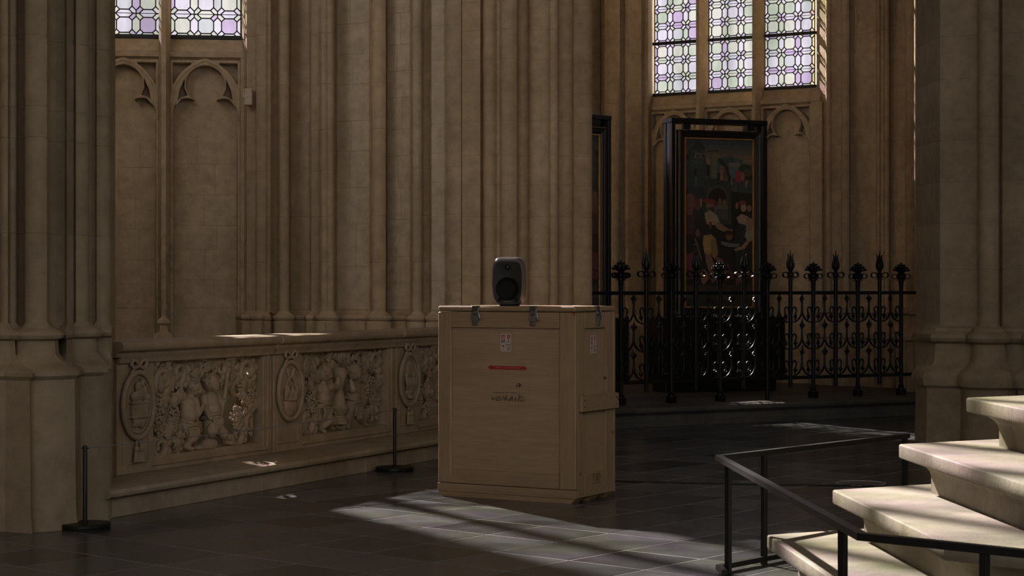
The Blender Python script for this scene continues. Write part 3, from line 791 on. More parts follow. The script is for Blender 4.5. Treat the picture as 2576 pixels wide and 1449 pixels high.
def ribbon(mb, c, s=1.0):
    c = Vector(c)
    for sg in (-1, 1):
        mb.tube([c+Vector((sg*u*s, -.012, z*s)) for u, z in ((0, 0), (.035, .035), (.075, .04), (.085, .01), (.06, -.015), (.025, -.005), (0, 0))], [.010, .014, .015, .014, .012, .010, .008], 8)
        mb.tube([c+Vector((sg*u*s, -.01, z*s)) for u, z in ((0, 0), (.05, -.02), (.085, -.05), (.075, -.075), (.1, -.1))], [.010, .011, .010, .009, .004], 7)
    mb.ell(c, (.02, .02, .024), 10, 7)
def medallion(parent, uc, zc, a, b, w, kind):
    root = empty('medallion', (uc, w, zc)); root.parent = parent
    mb = MB(); n = 40
    for ra, k, dy in ((1.0, .020, -.012), (.84, .009, -.006)):
        P = [(a*ra*math.cos(2*pi*i/n), dy, b*ra*math.sin(2*pi*i/n)) for i in range(n+1)]
        mb.tube(P, k, 9, flat=(1, .9, (0, 1, 0)), cap=False)
    mb.build('oval_rim', M['marble'], root, 60)
    mb = MB(); mb.add([(a*.97*math.cos(2*pi*i/n), -.004, b*.97*math.sin(2*pi*i/n)) for i in range(n)]+[(a*.97*math.cos(2*pi*i/n), .03, b*.97*math.sin(2*pi*i/n)) for i in range(n)],
        [tuple(range(n)), tuple(range(2*n-1, n-1, -1))]+[(i, n+i, n+(i+1) % n, (i+1) % n) for i in range(n)]); mb.build('oval_field', M['marble'], root, 30)
    mb = MB()
    if kind == 'tomb':
        mb.box(-.088, .088, -.034, .0, -.075, .01, bev=.004); mb.box(-.102, .102, -.042, .0, .01, .026, bev=.004); mb.box(-.098, .098, -.04, 0, -.088, -.075, bev=.003)
        mb.ell((-.055, -.02, .06), (.04, .025, .034), 10, 7); mb.ell((0, -.02, .075), (.055, .028, .05), 12, 7); mb.ell((.05, -.02, .085), (.028, .026, .055), 10, 7)
        mb.ell((.072, -.028, .05), (.026, .024, .026), 10, 7); mb.ell((-.02, -.026, .125), (.034, .02, .04), 10, 7); mb.ell((.022, -.024, .145), (.02, .02, .03), 10, 7)
        for u in (-.06, -.025, .03): mb.tube([(u, -.014, -.09), (u+.012, -.02, -.12), (u-.006, -.014, -.15)], [.016, .02, .008], 8)
        mb.ell((.03, -.014, -.115), (.045, .02, .045), 12, 7)
    elif kind == 'basket':
        mb.ell((0, -.008, -.12), (.095, .035, .085), 14, 9); mb.tube([(-.10, -.015, -.055), (-.04, -.04, -.068), (.04, -.04, -.066), (.10, -.015, -.05)], .012, 8)
        for i in range(9):
            u = -.088+.022*i; mb.ell((u, -.026, -.02+.022*math.sin(i*1.9)), (.017, .02, .042), 9, 6, rot=Matrix.Rotation(.25*math.sin(i*2.3), 3, 'Y'))
        mb.tube([(-.09, -.008, -.04), (-.06, -.012, .06), (0, -.014, .11), (.06, -.012, .06), (.09, -.008, -.04)], .010, 8)
        mb.ell((.035, -.01, .14), (.022, .016, .05), 8, 6, rot=Matrix.Rotation(.5, 3, 'Y')); mb.ell((-.035, -.01, .14), (.022, .016, .05), 8, 6, rot=Matrix.Rotation(-.5, 3, 'Y'))
    else:
        for i in range(9): mb.tube([(-.088+.022*i, -.024, .0), (-.084+.021*i, -.034, -.04), (-.074+.0185*i, -.02, -.085)], [.010, .011, .008], 8)
        mb.ell((0, -.004, -.10), (.07, .028, .05), 12, 7); mb.tube([(-.10, -.02, .008), (.10, -.02, .008)], .011, 8)
        mb.ell((-.07, -.015, .035), (.022, .02, .03), 9, 6); mb.ell((.055, -.015, .04), (.02, .02, .026), 9, 6); mb.ell((0, -.006, .09), (.06, .018, .075), 12, 7)
        mb.ell((0, -.02, -.155), (.05, .018, .014), 10, 6)
    sculpt('relief', mb, M['marble'], root, .0045, 2)
    mb = MB(); ribbon(mb, (0, -.004, b+.045)); mb.build('ribbon_bow', M['marble'], root, 60)
    if kind != 'basket':
        mb = MB()
        for s in (-1, 1):
            u = s*.026
            mb.tube([(u*.3, -.008, -b-.005), (u, -.01, -b-.05)], .009, 8); mb.ell((u, -.014, -b-.075), (.021, .018, .024), 10, 7); mb.tube([(u-.018, -.012, -b-.095), (u+.018, -.012, -b-.095)], .008, 7)
            for i in range(5): mb.tube([(u-.016+.008*i, -.014, -b-.095), (u-.026+.013*i, -.018, -b-.165)], [.0062, .0078], 7)
        mb.build('tassel', M['marble'], root, 60)
    return root

def bay(k, label, kind):
    t0 = k*MOD+.012 if k else .02; t1 = (k+1)*MOD-.012
    root = empty('balustrade_bay', (B0.x+BD.x*k*MOD, B0.y+BD.y*k*MOD, BENCH), BA); tag(root, label, 'balustrade', 'carved stone balustrade bays')
    z = lambda v: v-BENCH
    a, b = (.02 if k == 0 else .012), MOD-.012
    D = .20
    mb = MB(); mb.box(a, OP0, .0, D, 0, z(.985), bev=.004); mb.build('pedestal', M['marble'], root, 0)
    mb = MB(); mb.box(OP1, b, .0, D, 0, z(.985), bev=.004); mb.build('end_post', M['marble'], root, 0)
    mb = MB(); mb.box(OP0, OP1, .0, D, 0, z(OZ0-.035), bev=.003); mb.box(OP0, OP1, .012, D, z(OZ0-.035), z(OZ0)); mb.build('lower_rail', M['marble'], root, 0)
    mb = MB(); mb.box(OP0, OP1, .0, D, z(OZ1+.02), z(.985)); mb.box(OP0, OP1, .012, D, z(OZ1), z(OZ1+.02)); mb.build('upper_rail', M['marble'], root, 0)
    # raised fillet framing the opening and a sunk pedestal field
    mb = MB()
    for (x0, x1, z0, z1) in ((OP0-.012, OP1+.06, OZ1+.018, OZ1+.032), (OP0-.012, OP1+.06, OZ0-.06, OZ0-.045), (OP1+.045, OP1+.06, OZ0-.045, OZ1+.018)): mb.box(x0, x1, -.012, .01, z(z0), z(z1), bev=.003)
    mb.build('frame_fillet', M['marble'], root, 0)
    mb = MB(); f0, f1 = a+.05, OP0-.06
    for (x0, x1, z0, z1) in ((f0, f1, .255, .268), (f0, f0+.012, .268, .44), (f1-.012, f1, .268, .44)): mb.box(x0, x1, -.008, .01, z(z0), z(z1), bev=.002)
    mb.build('field_fillet', M['marble'], root, 0)
    # moulded coping
    cp = [(.0, .985), (-.035, .985), (-.045, 1.0), (-.045, 1.012), (-.06, 1.022), (-.085, 1.03), (-.095, 1.045), (-.097, 1.065), (-.088, 1.082), (-.07, 1.09), (.27, 1.09), (.285, 1.075), (.285, 1.035), (.24, .985)]
    mb = MB(); mb.loft([[(x, y, z(v)) for y, v in cp] for x in (a-(.06 if k == 0 else 0), b)], cap0=True, cap1=True); mb.f = [f[::-1] for f in mb.f]
    mb.build('coping', M['marble'], root, 35)
    fr = [(-.002, .935), (-.02, .945), (-.02, .96), (-.035, .985), (.02, .985), (.02, .935)]
    mb = MB(); mb.loft([[(x, y, z(v+.0)) for y, v in fr] for x in (a, b)], cap0=True, cap1=True); mb.f = [f[::-1] for f in mb.f]; mb.build('frieze_moulding', M['marble'], root, 35)
    if k:                                                           # mortar between copings
        mb = MB(); mb.loft([[(x, y*.99, z(v-.002)) for y, v in cp] for x in (-.012, .012)], cap0=True, cap1=True); mb.f = [f[::-1] for f in mb.f]; mb.build('mortar_joint', M['block'], root, 35)
    medallion(root, (a+OP0)/2+.0, z(.655), .172, .222, -.012, kind)
    return root
def up(s, t, w=.08): return (OP0+s*(OP1-OP0), w, OZ0+t*(OZ1-OZ0)-BENCH)
bays = [bay(0, 'balustrade bay nearest the left pier, with a tomb medallion', 'tomb'), bay(1, 'middle balustrade bay with two cherubs beside an urn', 'basket'), bay(2, 'balustrade bay half hidden behind the crate', 'boat')]
# ---- bay one: two cherubs with grapes and scrolling leaves
q = bays[0]
putto(q, dict(head=up(.405, .70, .07), face=(.8, -.55, -.1), chest=up(.37, .50, .075), pelvis=up(.345, .30, .08), wd=.066,
    armL=(up(.40, .53, .045), up(.405, .40, .03), up(.455, .47, .03)), armR=(up(.36, .52, .12), up(.42, .44, .14), up(.46, .49, .12)),
    legL=(up(.33, .27, .07), up(.37, .15, .04), up(.325, .055, .06), up(.36, .02, .03)), legR=(up(.375, .27, .10), up(.44, .16, .10), up(.455, .05, .11), up(.49, .02, .09)), cloth=up(.36, .28, .08)))
putto(q, dict(head=up(.555, .735, .06), face=(.15, -1, -.1), chest=up(.565, .53, .07), pelvis=up(.58, .33, .08), wd=.068,
    armL=(up(.505, .565, .07), up(.495, .45, .05), up(.51, .37, .03)), armR=(up(.625, .56, .07), up(.645, .47, .05), up(.65, .52, .02)),
    legL=(up(.56, .28, .07), up(.55, .14, .07), up(.54, .05, .08), up(.53, .02, .06)), legR=(up(.615, .27, .08), up(.665, .14, .05), up(.695, .05, .07), up(.735, .02, .04)), cloth=up(.575, .375, .08)))
mask(q, up(.53, .20, .02), .05)
mb = MB(); mb.ell(up(.53, .04, .05), (.10, .05, .05), 14, 8); mb.ell(up(.50, .02, .06), (.14, .06, .03), 14, 8); sculpt('mound', mb, M['marble'], q, .007, 2)
mb = MB(); mb.tube([up(.695, .83, .04), up(.66, .60, .03), up(.625, .37, .03), up(.60, .20, .03)], [.016, .015, .014, .012], 9); mb.build('staff', M['marble'], q, 60)
grapes(q, up(.075, .37, .05), .07, .115, seed=2); grapes(q, up(.205, .36, .05), .055, .10, n=34, seed=3); grapes(q, up(.775, .30, .05), .068, .085, n=38, seed=4); grapes(q, up(.915, .50, .06), .042, .07, .011, 30, 5)
scroll(q, up(.13, .80, .08), .085, 1.35, R(200), -1, .030, 0, 6, 1, tail=up(.02, .55, .08)); scroll(q, up(.04, .66, .09), .07, 1.0, R(100), 1, .024, 0, 4, 2)
scroll(q, up(.28, .86, .09), .075, 1.3, R(-60), 1, .026, 0, 5, 3, tail=up(.30, .55, .10)); scroll(q, up(.45, .90, .10), .07, 1.2, R(190), -1, .025, 0, 5, 4)
scroll(q, up(.66, .88, .09), .07, 1.2, R(180), -1, .028, 0, 5, 5, tail=up(.60, .72, .1)); scroll(q, up(.90, .83, .08), .095, 1.25, R(210), -1, .030, 0, 7, 6)
scroll(q, up(.80, .60, .09), .115, .62, R(30), 1, .026, 0, 6, 7); scroll(q, up(.97, .66, .09), .06, 1.0, R(90), 1, .022, 0, 4, 8)
scroll(q, up(.09, .09, .06), .095, 1.2, R(150), 1, .030, 0, 6, 9, tail=up(.22, .18, .08)); scroll(q, up(.18, .57, .10), .10, .55, R(200), -1, .020, 0, 5, 10)
scroll(q, up(.80, .10, .07), .08, 1.2, R(170), 1, .026, 0, 5, 11); scroll(q, up(.91, .22, .07), .07, 1.2, R(60), 1, .028, 0, 5, 12, tail=up(.94, .05, .08)); scroll(q, up(.965, .40, .09), .07, .5, R(90), -1, .022, 0, 4, 13)
leafspray(q, up(.20, .18, .07), [R(60), R(100), R(150), R(-10), R(-60)], .12, .03, 1); leafspray(q, up(.16, .70, .10), [R(20), R(80), R(140), R(250)], .13, .034, 2); leafspray(q, up(.57, .90, .1), [R(30), R(90), R(150)], .10, .03, 3)
leafspray(q, up(.28, .50, .11), [R(60), R(110), R(170), R(220)], .12, .03, 4); leafspray(q, up(.73, .76, .11), [R(0), R(70), R(140), R(200)], .10, .028, 5); leafspray(q, up(.90, .60, .1), [R(45), R(110), R(190), R(250)], .10, .028, 6); leafspray(q, up(.40, .85, .12), [R(60), R(120), R(200), R(-20)], .11, .03, 7)
# ---- bay two: cherubs either side of an urn
q = bays[1]
putto(q, dict(head=up(.31, .74, .06), face=(.75, -.6, 0), chest=up(.30, .52, .07), pelvis=up(.30, .33, .08), wd=.07, hr=.06,
    armL=(up(.35, .56, .03), up(.415, .55, .02), up(.42, .65, .02)), armR=(up(.27, .55, .1), up(.34, .47, .12), up(.39, .43, .12)),
    legL=(up(.32, .28, .06), up(.335, .15, .03), up(.265, .055, .05), up(.245, .02, .0)), legR=(up(.28, .27, .1), up(.40, .17, .12), up(.44, .05, .12), up(.47, .02, .1)), cloth=up(.30, .345, .08)))
putto(q, dict(head=up(.655, .72, .06), face=(-.7, -.65, -.05), chest=up(.655, .52, .07), pelvis=up(.66, .32, .08), wd=.07, hr=.06,
    armL=(up(.61, .55, .03), up(.57, .50, .0), up(.565, .60, .01)), armR=(up(.71, .55, .08), up(.65, .485, .02), up(.575, .585, .02)),
    legL=(up(.63, .28, .07), up(.61, .15, .08), up(.62, .05, .09), up(.60, .02, .07)), legR=(up(.69, .27, .08), up(.69, .15, .04), up(.76, .055, .06), up(.79, .025, .04)), cloth=up(.66, .33, .08)))
mb = MB(); uz = [(.0, 0), (.075, 0), (.08, .02), (.05, .035), (.045, .06), (.085, .10), (.09, .12), (.06, .14), (.05, .20), (.03, .26), (.045, .30), (.07, .36), (.075, .40), (.05, .42), (.0, .42)]
mb.lathe([(r*.95, z_*1.1) for r, z_ in uz], 18, mat=Matrix.Translation(up(.495, .08, .07))); mb.build('urn', M['marble'], q, 40)
mb = MB()
for i in range(9):
    a = 2*pi*i/9; c_ = Vector(up(.495, .86, .07)); mb.tube([c_, c_+Vector((.05*math.cos(a), .04*math.sin(a), .05)), c_+Vector((.03*math.cos(a), .03*math.sin(a), .095))], [.02, .026, .004], 8)
mb.build('flame', M['marble'], q, 60)
mb = MB(); c_ = Vector(up(.255, .70, .10)); mb.tube([c_+Vector((.085*math.cos(a), 0, .105*math.sin(a))) for a in [R(95+i*16) for i in range(11)]], [.006, .016, .022, .026, .028, .03, .028, .024, .018, .012, .005], 9, flat=(1, .8, (0, 1, 0))); mb.build('horn', M['marble'], q, 60)
grapes(q, up(.14, .42, .05), .06, .10, seed=12); grapes(q, up(.83, .47, .05), .085, .11, n=60, seed=13); grapes(q, up(.10, .32, .06), .04, .06, n=20, seed=14)
scroll(q, up(.12, .82, .08), .10, 1.3, R(-30), 1, .032, 0, 7, 21, tail=up(.02, .95, .08)); scroll(q, up(.08, .56, .09), .075, 1.1, R(110), 1, .026, 0, 5, 22); scroll(q, up(.12, .13, .07), .095, 1.3, R(120), 1, .032, 0, 7, 23)
scroll(q, up(.30, .93, .11), .07, 1.2, R(200), -1, .026, 0, 5, 24); scroll(q, up(.74, .87, .09), .085, 1.25, R(180), -1, .030, 0, 6, 25); scroll(q, up(.91, .83, .08), .085, 1.3, R(200), -1, .030, 0, 6, 26)
scroll(q, up(.93, .60, .09), .07, .8, R(80), -1, .024, 0, 5, 27); scroll(q, up(.90, .22, .08), .075, 1.2, R(70), 1, .028, 0, 5, 28, tail=up(.97, .40, .08)); scroll(q, up(.50, .08, .1), .075, 1.1, R(180), -1, .026, 0, 5, 29); scroll(q, up(.18, .27, .10), .06, 1.0, R(30), 1, .024, 0, 4, 30)
for i, (c_, d_) in enumerate([((.20, .62), (40, 100, 170, 230)), ((.40, .90), (30, 90, 150)), ((.62, .93), (60, 120, 180)), ((.82, .72), (20, 80, 150, 230)), ((.92, .42), (60, 120, 200, 280)), ((.22, .12), (20, 80, 140)), ((.80, .25), (60, 120, 250)), ((.08, .90), (-20, -70, 40)), ((.15, .70), (60, 120, 0))]):
    leafspray(q, up(c_[0], c_[1], .10), [R(x) for x in d_], .115, .032, 40+i)
# ---- bay three: foliage and a mask (only its left part clears the crate)
q = bays[2]
mask(q, up(.16, .38, .04), .075); grapes(q, up(.05, .34, .05), .04, .10, n=24, seed=22); grapes(q, up(.17, .16, .05), .06, .07, n=30, seed=23)
scroll(q, up(.12, .80, .08), .095, 1.3, R(200), -1, .030, 0, 6, 31, tail=up(.03, .60, .08)); scroll(q, up(.25, .62, .09), .075, 1.2, R(0), 1, .026, 0, 5, 32); scroll(q, up(.10, .11, .07), .085, 1.2, R(150), 1, .030, 0, 6, 33); scroll(q, up(.40, .80, .08), .1, 1.3, R(-30), 1, .03, 0, 6, 34)
scroll(q, up(.62, .70, .08), .12, 1.3, R(200), -1, .03, 0, 7, 35); scroll(q, up(.85, .75, .08), .11, 1.3, R(20), 1, .03, 0, 7, 36); scroll(q, up(.45, .30, .08), .12, 1.3, R(100), 1, .032, 0, 7, 37); scroll(q, up(.75, .25, .08), .12, 1.3, R(60), -1, .032, 0, 7, 38)
for i, (c_, d_) in enumerate([((.08, .62), (60, 120, 200)), ((.20, .80), (-20, 60, 220)), ((.28, .25), (30, 90, 150)), ((.05, .92), (-20, -60, 20)), ((.50, .55), (0, 90, 180)), ((.9, .45), (90, 150, 230))]):
    leafspray(q, up(c_[0], c_[1], .10), [R(x) for x in d_], .12, .034, 60+i)
# end pier of the balustrade, hidden behind the crate
mb = MB(); mb.box(0, .3, -.03, .24, 0, .95, bev=.006); o = mb.build('balustrade_end_block', M['marble'], None, 0)
o.location = (B0.x+BD.x*3*MOD, B0.y+BD.y*3*MOD, BENCH); o.rotation_euler = (0, 0, BA); tag(o, 'plain stone block ending the balustrade behind the crate', 'stone block')
# ================================================================== WOODEN CRATE
CA = R(-30.4); cu_, cv_ = Vector((math.cos(CA), math.sin(CA))), Vector((-math.sin(CA), math.cos(CA)))
CW, CD = 1.096, .585; CC = Vector((.426, 12.517)); CL = CC-cu_*CW
crate = empty('shipping_crate', (CL.x, CL.y, 0), CA)
tag(crate, 'tall pine and plywood shipping crate with metal latches, standing on the tiles', 'crate')
def crate_hit(px, py, plane, val):
    """photo point -> local crate coords on plane 'y' (front) or 'x' (right side)"""
    d = Vector(((px-CX)/F, 1.0)); n = cv_ if plane == 'y' else cu_
    o = CL+n*val; t = o.dot(n)/d.dot(n); p = d*t; q = p-CL
    return q.dot(cu_), q.dot(cv_), H-(py-CY)/F*t
Zb, Zl, Zt = .034, 1.289, 1.326; PT = .022
def part(name, mat, *boxes, bev=.0025):
    mb = MB()
    for b in boxes: mb.box(*b, bev=bev)
    return mb.build(name, mat, crate, 0)
part('front_panel', M['ply'], (.10, CW-.11, PT, PT+.02, .17, 1.19)); part('back_panel', M['ply'], (.10, CW-.11, CD-PT-.02, CD-PT, .17, 1.19))
part('side_panel', M['ply'], (CW-PT-.02, CW-PT, .11, CD-.12, .17, 1.19)); part('side_panel', M['ply'], (PT, PT+.02, .11, CD-.12, .17, 1.19))
for y0, y1 in ((0, PT+.012), (CD-PT-.012, CD)):
    part('stile', M['pine_z'], (.0, .110, y0, y1, Zb+.058, Zl-.004), bev=.008); part('stile', M['pine_z'], (CW-.125, CW, y0, y1, Zb+.058, Zl-.004), bev=.005)
    part('top_rail', M['pine_x'], (.112, CW-.127, y0, y1, Zl-.112, Zl-.004)); part('bottom_rail', M['pine_x'], (.112, CW-.127, y0, y1, Zb+.06, .19))
    part('base_board', M['pine_x'], (.0, CW, y0-.003 if y0 == 0 else y0, y1, Zb, Zb+.056))
for x0, x1 in ((CW-PT-.012, CW-.0005), (.0005, PT+.012)):
    part('stile', M['pine_z'], (x0, x1, .036, .132, Zb+.002, Zl-.004)); part('stile', M['pine_z'], (x0, x1, CD-.145, CD-.036, Zb+.002, Zl-.004))
    part('top_rail', M['pine_x'], (x0, x1, .134, CD-.147, Zl-.112, Zl-.004)); part('bottom_rail', M['pine_x'], (x0, x1, .134, CD-.147, Zb+.002, .19))
part('core', M['ply'], (.05, CW-.05, .05, CD-.05, Zb+.004, Zl-.006))
lid = part('lid', M['pine_x'], (.002, CW-.002, -.002, CD+.002, Zl, Zt), bev=.009)
for s, x0 in ((-1, CW-.0), (1, .0)):
    b0, b1 = (CW, CW+.026) if s < 0 else (-.026, 0)
    o = part('batten', M['pine_x'], (b0, b1, .045, CD+.004, .615, .722), bev=.004)
    for yy in (.085, CD-.035):
        for zz in (.648, .692):
            mb = MB(); mb.box(b1-.001 if s < 0 else b0-.001, b1+.001 if s < 0 else b0+.001, yy-.005, yy+.005, zz-.005, zz+.005); mb.build('screw', M['black_print'], o, 0)
for y0 in (.0, CD/2-.05, CD-.10):
    mb = MB(); pts = [(.035, .0), (CW-.035, .0), (CW-.004, Zb-.001), (.004, Zb-.001)]
    mb.add([(x, y0, z) for x, z in pts]+[(x, y0+.10, z) for x, z in pts], [(0, 1, 2, 3), (7, 6, 5, 4), (0, 4, 5, 1), (1, 5, 6, 2), (2, 6, 7, 3), (3, 7, 4, 0)])
    mb.build('skid', M['pine_x'], crate, 0)
# latches -----------------------------------------------------------
def latch(mtx):
    root = empty('latch'); root.parent = crate; root.matrix_basis = mtx
    mb = MB(); mb.box(-.024, .024, -.006, .001, .0, .034, bev=.002); mb.box(-.030, .030, -.006, .030, .0345, .0375, bev=.001); mb.tube([(-.02, -.004, .034), (.02, -.004, .034)], .005, 8); mb.build('keeper', M['zinc_dark'], root, 40)
    mb = MB(); pl = [(-.026, -.066), (.026, -.066), (.034, -.050), (.034, -.040), (.026, -.012), (.022, .018), (-.018, .022), (-.024, -.006), (-.034, -.034), (-.034, -.056)]
    mb.prism(pl, 0, .006, mat=Matrix.Rotation(R(90), 4, 'X')); mb.build('plate', M['zinc'], root, 30)
    mb = MB(); mb.lathe([(.019, 0), (.019, .006), (.016, .010), (.006, .011)], 18, mat=Matrix.Translation((-.002, -.004, -.010)) @ Matrix.Rotation(R(90), 4, 'X')); mb.build('cam_disc', M['zinc_dark'], root, 40)
    mb = MB(); mb.box(-.015, .011, -.019, -.013, -.013, -.007, bev=.001); mb.build('thumb_turn', M['zinc'], root, 0)
    mb = MB(); mb.box(-.020, .022, -.009, 0, -.098, -.067, bev=.002)
    for u in (-.012, .001, .014): mb.box(u-.003, u+.003, -.012, -.008, -.096, -.069, bev=.001)
    mb.build('lower_tab', M['zinc_dark'], root, 0)
    mb = MB(); mb.tube([(.026, -.006, .012), (.034, -.012, -.01), (.043, -.014, -.035), (.048, -.012, -.058), (.040, -.006, -.066)], [.004, .005, .006, .005, .003], 8); mb.build('wing', M['zinc'], root, 60)
    return root
for px in (1196, 1341):
    u, v, z = crate_hit(px, 790, 'y', 0); latch(Matrix.Translation((u, -.0025, Zl)))
u, v, z = crate_hit(1503, 790, 'x', CW)
latch(Matrix.Translation((CW+.0005, v, Zl)) @ Matrix.Rotation(R(90), 4, 'Z'))
for uu in (.30, .80): latch(Matrix.Translation((uu, CD+.0025, Zl)) @ Matrix.Rotation(R(180), 4, 'Z'))
latch(Matrix.Translation((-.0005, CD/2, Zl)) @ Matrix.Rotation(R(-90), 4, 'Z'))
# printed labels ----------------------------------------------------
def flat(mb, poly, m, d): mb.add([(x, -d, z) for x, z in poly], [tuple(range(len(poly)))], m)
def handling_label(mtx, parent=crate):
    root = empty('handling_label'); root.parent = parent; root.matrix_basis = mtx; w, h = .086, .124
    mb = MB(); mb.box(-w/2, w/2, -.0006, .0, -h/2, h/2); mb.build('sticker', M['sticker'], root, 0)
    mb = MB(); d = .0011
    for cx in (-.0295, -.0135):                                     # two arrows
        flat(mb, [(cx-.0022, .012), (cx+.0022, .012), (cx+.0022, .045), (cx-.0022, .045)], 0, d); flat(mb, [(cx-.006, .042), (cx+.006, .042), (cx+.004, .052), (cx-.004, .052)], 0, d); flat(mb, [(cx-.0055, .010), (cx+.0055, .010), (cx+.003, .020), (cx-.003, .020)], 0, d)
    flat(mb, [(-.036, .001), (-.007, .001), (-.007, .0055), (-.036, .0055)], 1, d)
    c = .0225                                                       # wine glass
    flat(mb, [(c-.011, .053), (c-.003, .053), (c-.0025, .034), (c-.0005, .027), (c+.0005, .027), (c+.0025, .034), (c+.003, .053), (c+.011, .053), (c+.010, .034), (c+.004, .024), (c-.004, .024), (c-.010, .034)], 0, d)
    flat(mb, [(c-.0015, .003), (c+.0015, .003), (c+.0015, .025), (c-.0015, .025)], 0, d); flat(mb, [(c-.009, .001), (c+.009, .001), (c+.007, .0045), (c-.007, .0045)], 0, d)
    c = -.0215                                                      # umbrella
    flat(mb, [(c-.013, -.030), (c-.009, -.024), (c-.003, -.019), (c+.003, -.019), (c+.009, -.024), (c+.013, -.030), (c+.006, -.028), (c, -.030), (c-.006, -.028)], 0, d); flat(mb, [(c-.001, -.054), (c+.001, -.054), (c+.001, -.029), (c-.001, -.029)], 0, d)
    flat(mb, [(.004, -.0325), (.041, -.0325), (.041, -.0295), (.004, -.0295)], 2, d); flat(mb, [(.004, -.0285), (.041, -.0285), (.041, -.0262), (.004, -.0262)], 2, d)
    mb.build('pictograms', [M['red'], M['black_print'], M['pink_print']], root, 0)
    rx = Matrix.Rotation(R(90), 4, 'X')
    for tx, z, sz in (('FRAGILE', -.016, .0095), ('KEEP', -.039, .0105), ('DRY', -.050, .0105)): text_mesh('lettering', tx, sz, M['black_print'], root, Matrix.Translation((.0225, -.0012, z)) @ rx)
    return root
u, v, z = crate_hit(1272.5, 861.5, 'y', PT); handling_label(Matrix.Translation((u, PT, z)))
u, v, z = crate_hit(1492, 866, 'x', CW-PT); handling_label(Matrix.Translation((CW-PT, v, z)) @ Matrix.Rotation(R(90), 4, 'Z'))
u0, v, z0 = crate_hit(1227, 925.5, 'y', PT); u1, v, z1 = crate_hit(1327, 925.5, 'y', PT)
arrow = empty('direction_arrow', ((u0+u1)/2, PT, (z0+z1)/2)); arrow.parent = crate; hw = (u1-u0)/2
mb = MB(); hh = .012
mb.add([(x, -.0008, z) for x, z in [(-hw, 0), (-hw+.034, -hh*1.7), (-hw+.030, -hh), (hw-.030, -hh), (hw-.034, -hh*1.7), (hw, 0), (hw-.034, hh*1.7), (hw-.030, hh), (-hw+.030, hh), (-hw+.034, hh*1.7)]], [tuple(range(10))])
mb.build('red_arrow', M['red'], arrow, 0)
text_mesh('lettering', 'BOW : FLIGHT DIRECTION', .0158, M['pink_print'], arrow, Matrix.Translation((0, -.0012, 0)) @ Matrix.Rotation(R(90), 4, 'X'))
# printed emblem: a line of lettering, a sketched skyline of strokes and a small red mark
u0, v, zc = crate_hit(1238, 998, 'y', PT); u1, v, _ = crate_hit(1322, 998, 'y', PT)
emb = empty('printed_emblem', (u0, PT, zc)); emb.parent = crate; wdt = u1-u0
text_mesh('lettering', 'VAN', .0125, M['ink'], emb, Matrix.Translation((wdt*.45, -.001, .031)) @ Matrix.Rotation(R(90), 4, 'X'))
random.seed(21); mb = MB()
def stroke(pts, w=.0017):
    P = [Vector((x, z)) for x, z in pts]
    for a, b in zip(P, P[1:]):
        d = (b-a)
        if d.length < 1e-5: continue
        n = Vector((-d.y, d.x)).normalized()*w
        mb.add([(q.x, -.0010, q.y) for q in (a-n, b-n, b+n, a+n)], [(0, 1, 2, 3)])
for w0, w1 in ((.06, .22), (.25, .36), (.55, .74), (.54, .54)):      # worn words either side, too faint to read
    u_ = w0
    while u_ < w1: stroke([(wdt*u_, .0275), (wdt*u_, .0345)], .0012); stroke([(wdt*u_, .0275+.0065*random.random()), (wdt*(u_+.018), .0275+.0065*random.random())], .0011); u_ += .028
xx = 0
while xx < wdt-.012:
    h = random.uniform(.018, .040) if xx < wdt*.78 else random.uniform(.034, .055); w_ = random.uniform(.010, .020); k = random.random()
    if k < .35: stroke([(xx, -.025), (xx, -.025+h), (xx+.003, -.023+h), (xx+.0025, -.025)])
    elif k < .7: stroke([(xx, -.025), (xx+w_*.5, -.025+h), (xx+w_, -.025), (xx+w_*.75, -.025+h*.45), (xx+w_*.25, -.025+h*.45)])
    else: stroke([(xx+w_*.5+w_*.5*math.cos(a), -.025+h*.4+h*.4*math.sin(a)) for a in [i*.7 for i in range(10)]]); stroke([(xx, -.02), (xx+w_, -.028)])
    xx += w_*.85
mb.build('skyline_sketch', M['ink'], emb, 0)
mb = MB(); cx_ = wdt*.80; cz_ = .085
stroke([(cx_-.022, cz_-.014), (cx_-.014, cz_+.004), (cx_-.004, cz_+.014), (cx_+.006, cz_+.006), (cx_-.004, cz_-.006), (cx_-.016, cz_-.012)], .0022); stroke([(cx_+.002, cz_-.016), (cx_+.01, cz_), (cx_+.004, cz_+.01)], .003)
mb.add([(cx_+x, -.001, cz_+z) for x, z in ((.006, -.010), (.019, -.008), (.021, .012), (.015, .010), (.010, -.002))], [(0, 1, 2, 3, 4)], 1)
mb.build('small_mark', [M['black_print'], M['red']], emb, 0)
# small stamp low on the side and a red triangle under the lid
u, v, z = crate_hit(1500.5, 1203, 'x', CW)
st = empty('maker_stamp', (CW, v, z), R(90)); st.parent = crate
mb = MB()
for a, b in (((-.05, .03), (.05, .03)), ((-.05, -.03), (.05, -.03)), ((-.05, -.03), (-.05, .03)), ((.05, -.03), (.05, .03)), ((-.03, -.024), (-.03, .022)), ((-.036, .022), (-.022, .022)), ((-.012, .012), (.04, .018)), ((-.012, .0), (.035, .008)), ((-.012, -.014), (.03, -.01)), ((0, -.02), (.012, .02)), ((.015, -.02), (.02, .012))): stroke([a, b], .0018)
mb.build('stamp_lines', M['ink'], st, 0)
ua_, _, za_ = crate_hit(1439, 785.5, 'y', 0); ub_, _, zb_ = crate_hit(1451, 785.5, 'y', 0); uc_, _, zc_ = crate_hit(1446, 797, 'y', 0)
ub_ = min(ub_, CW-.001)
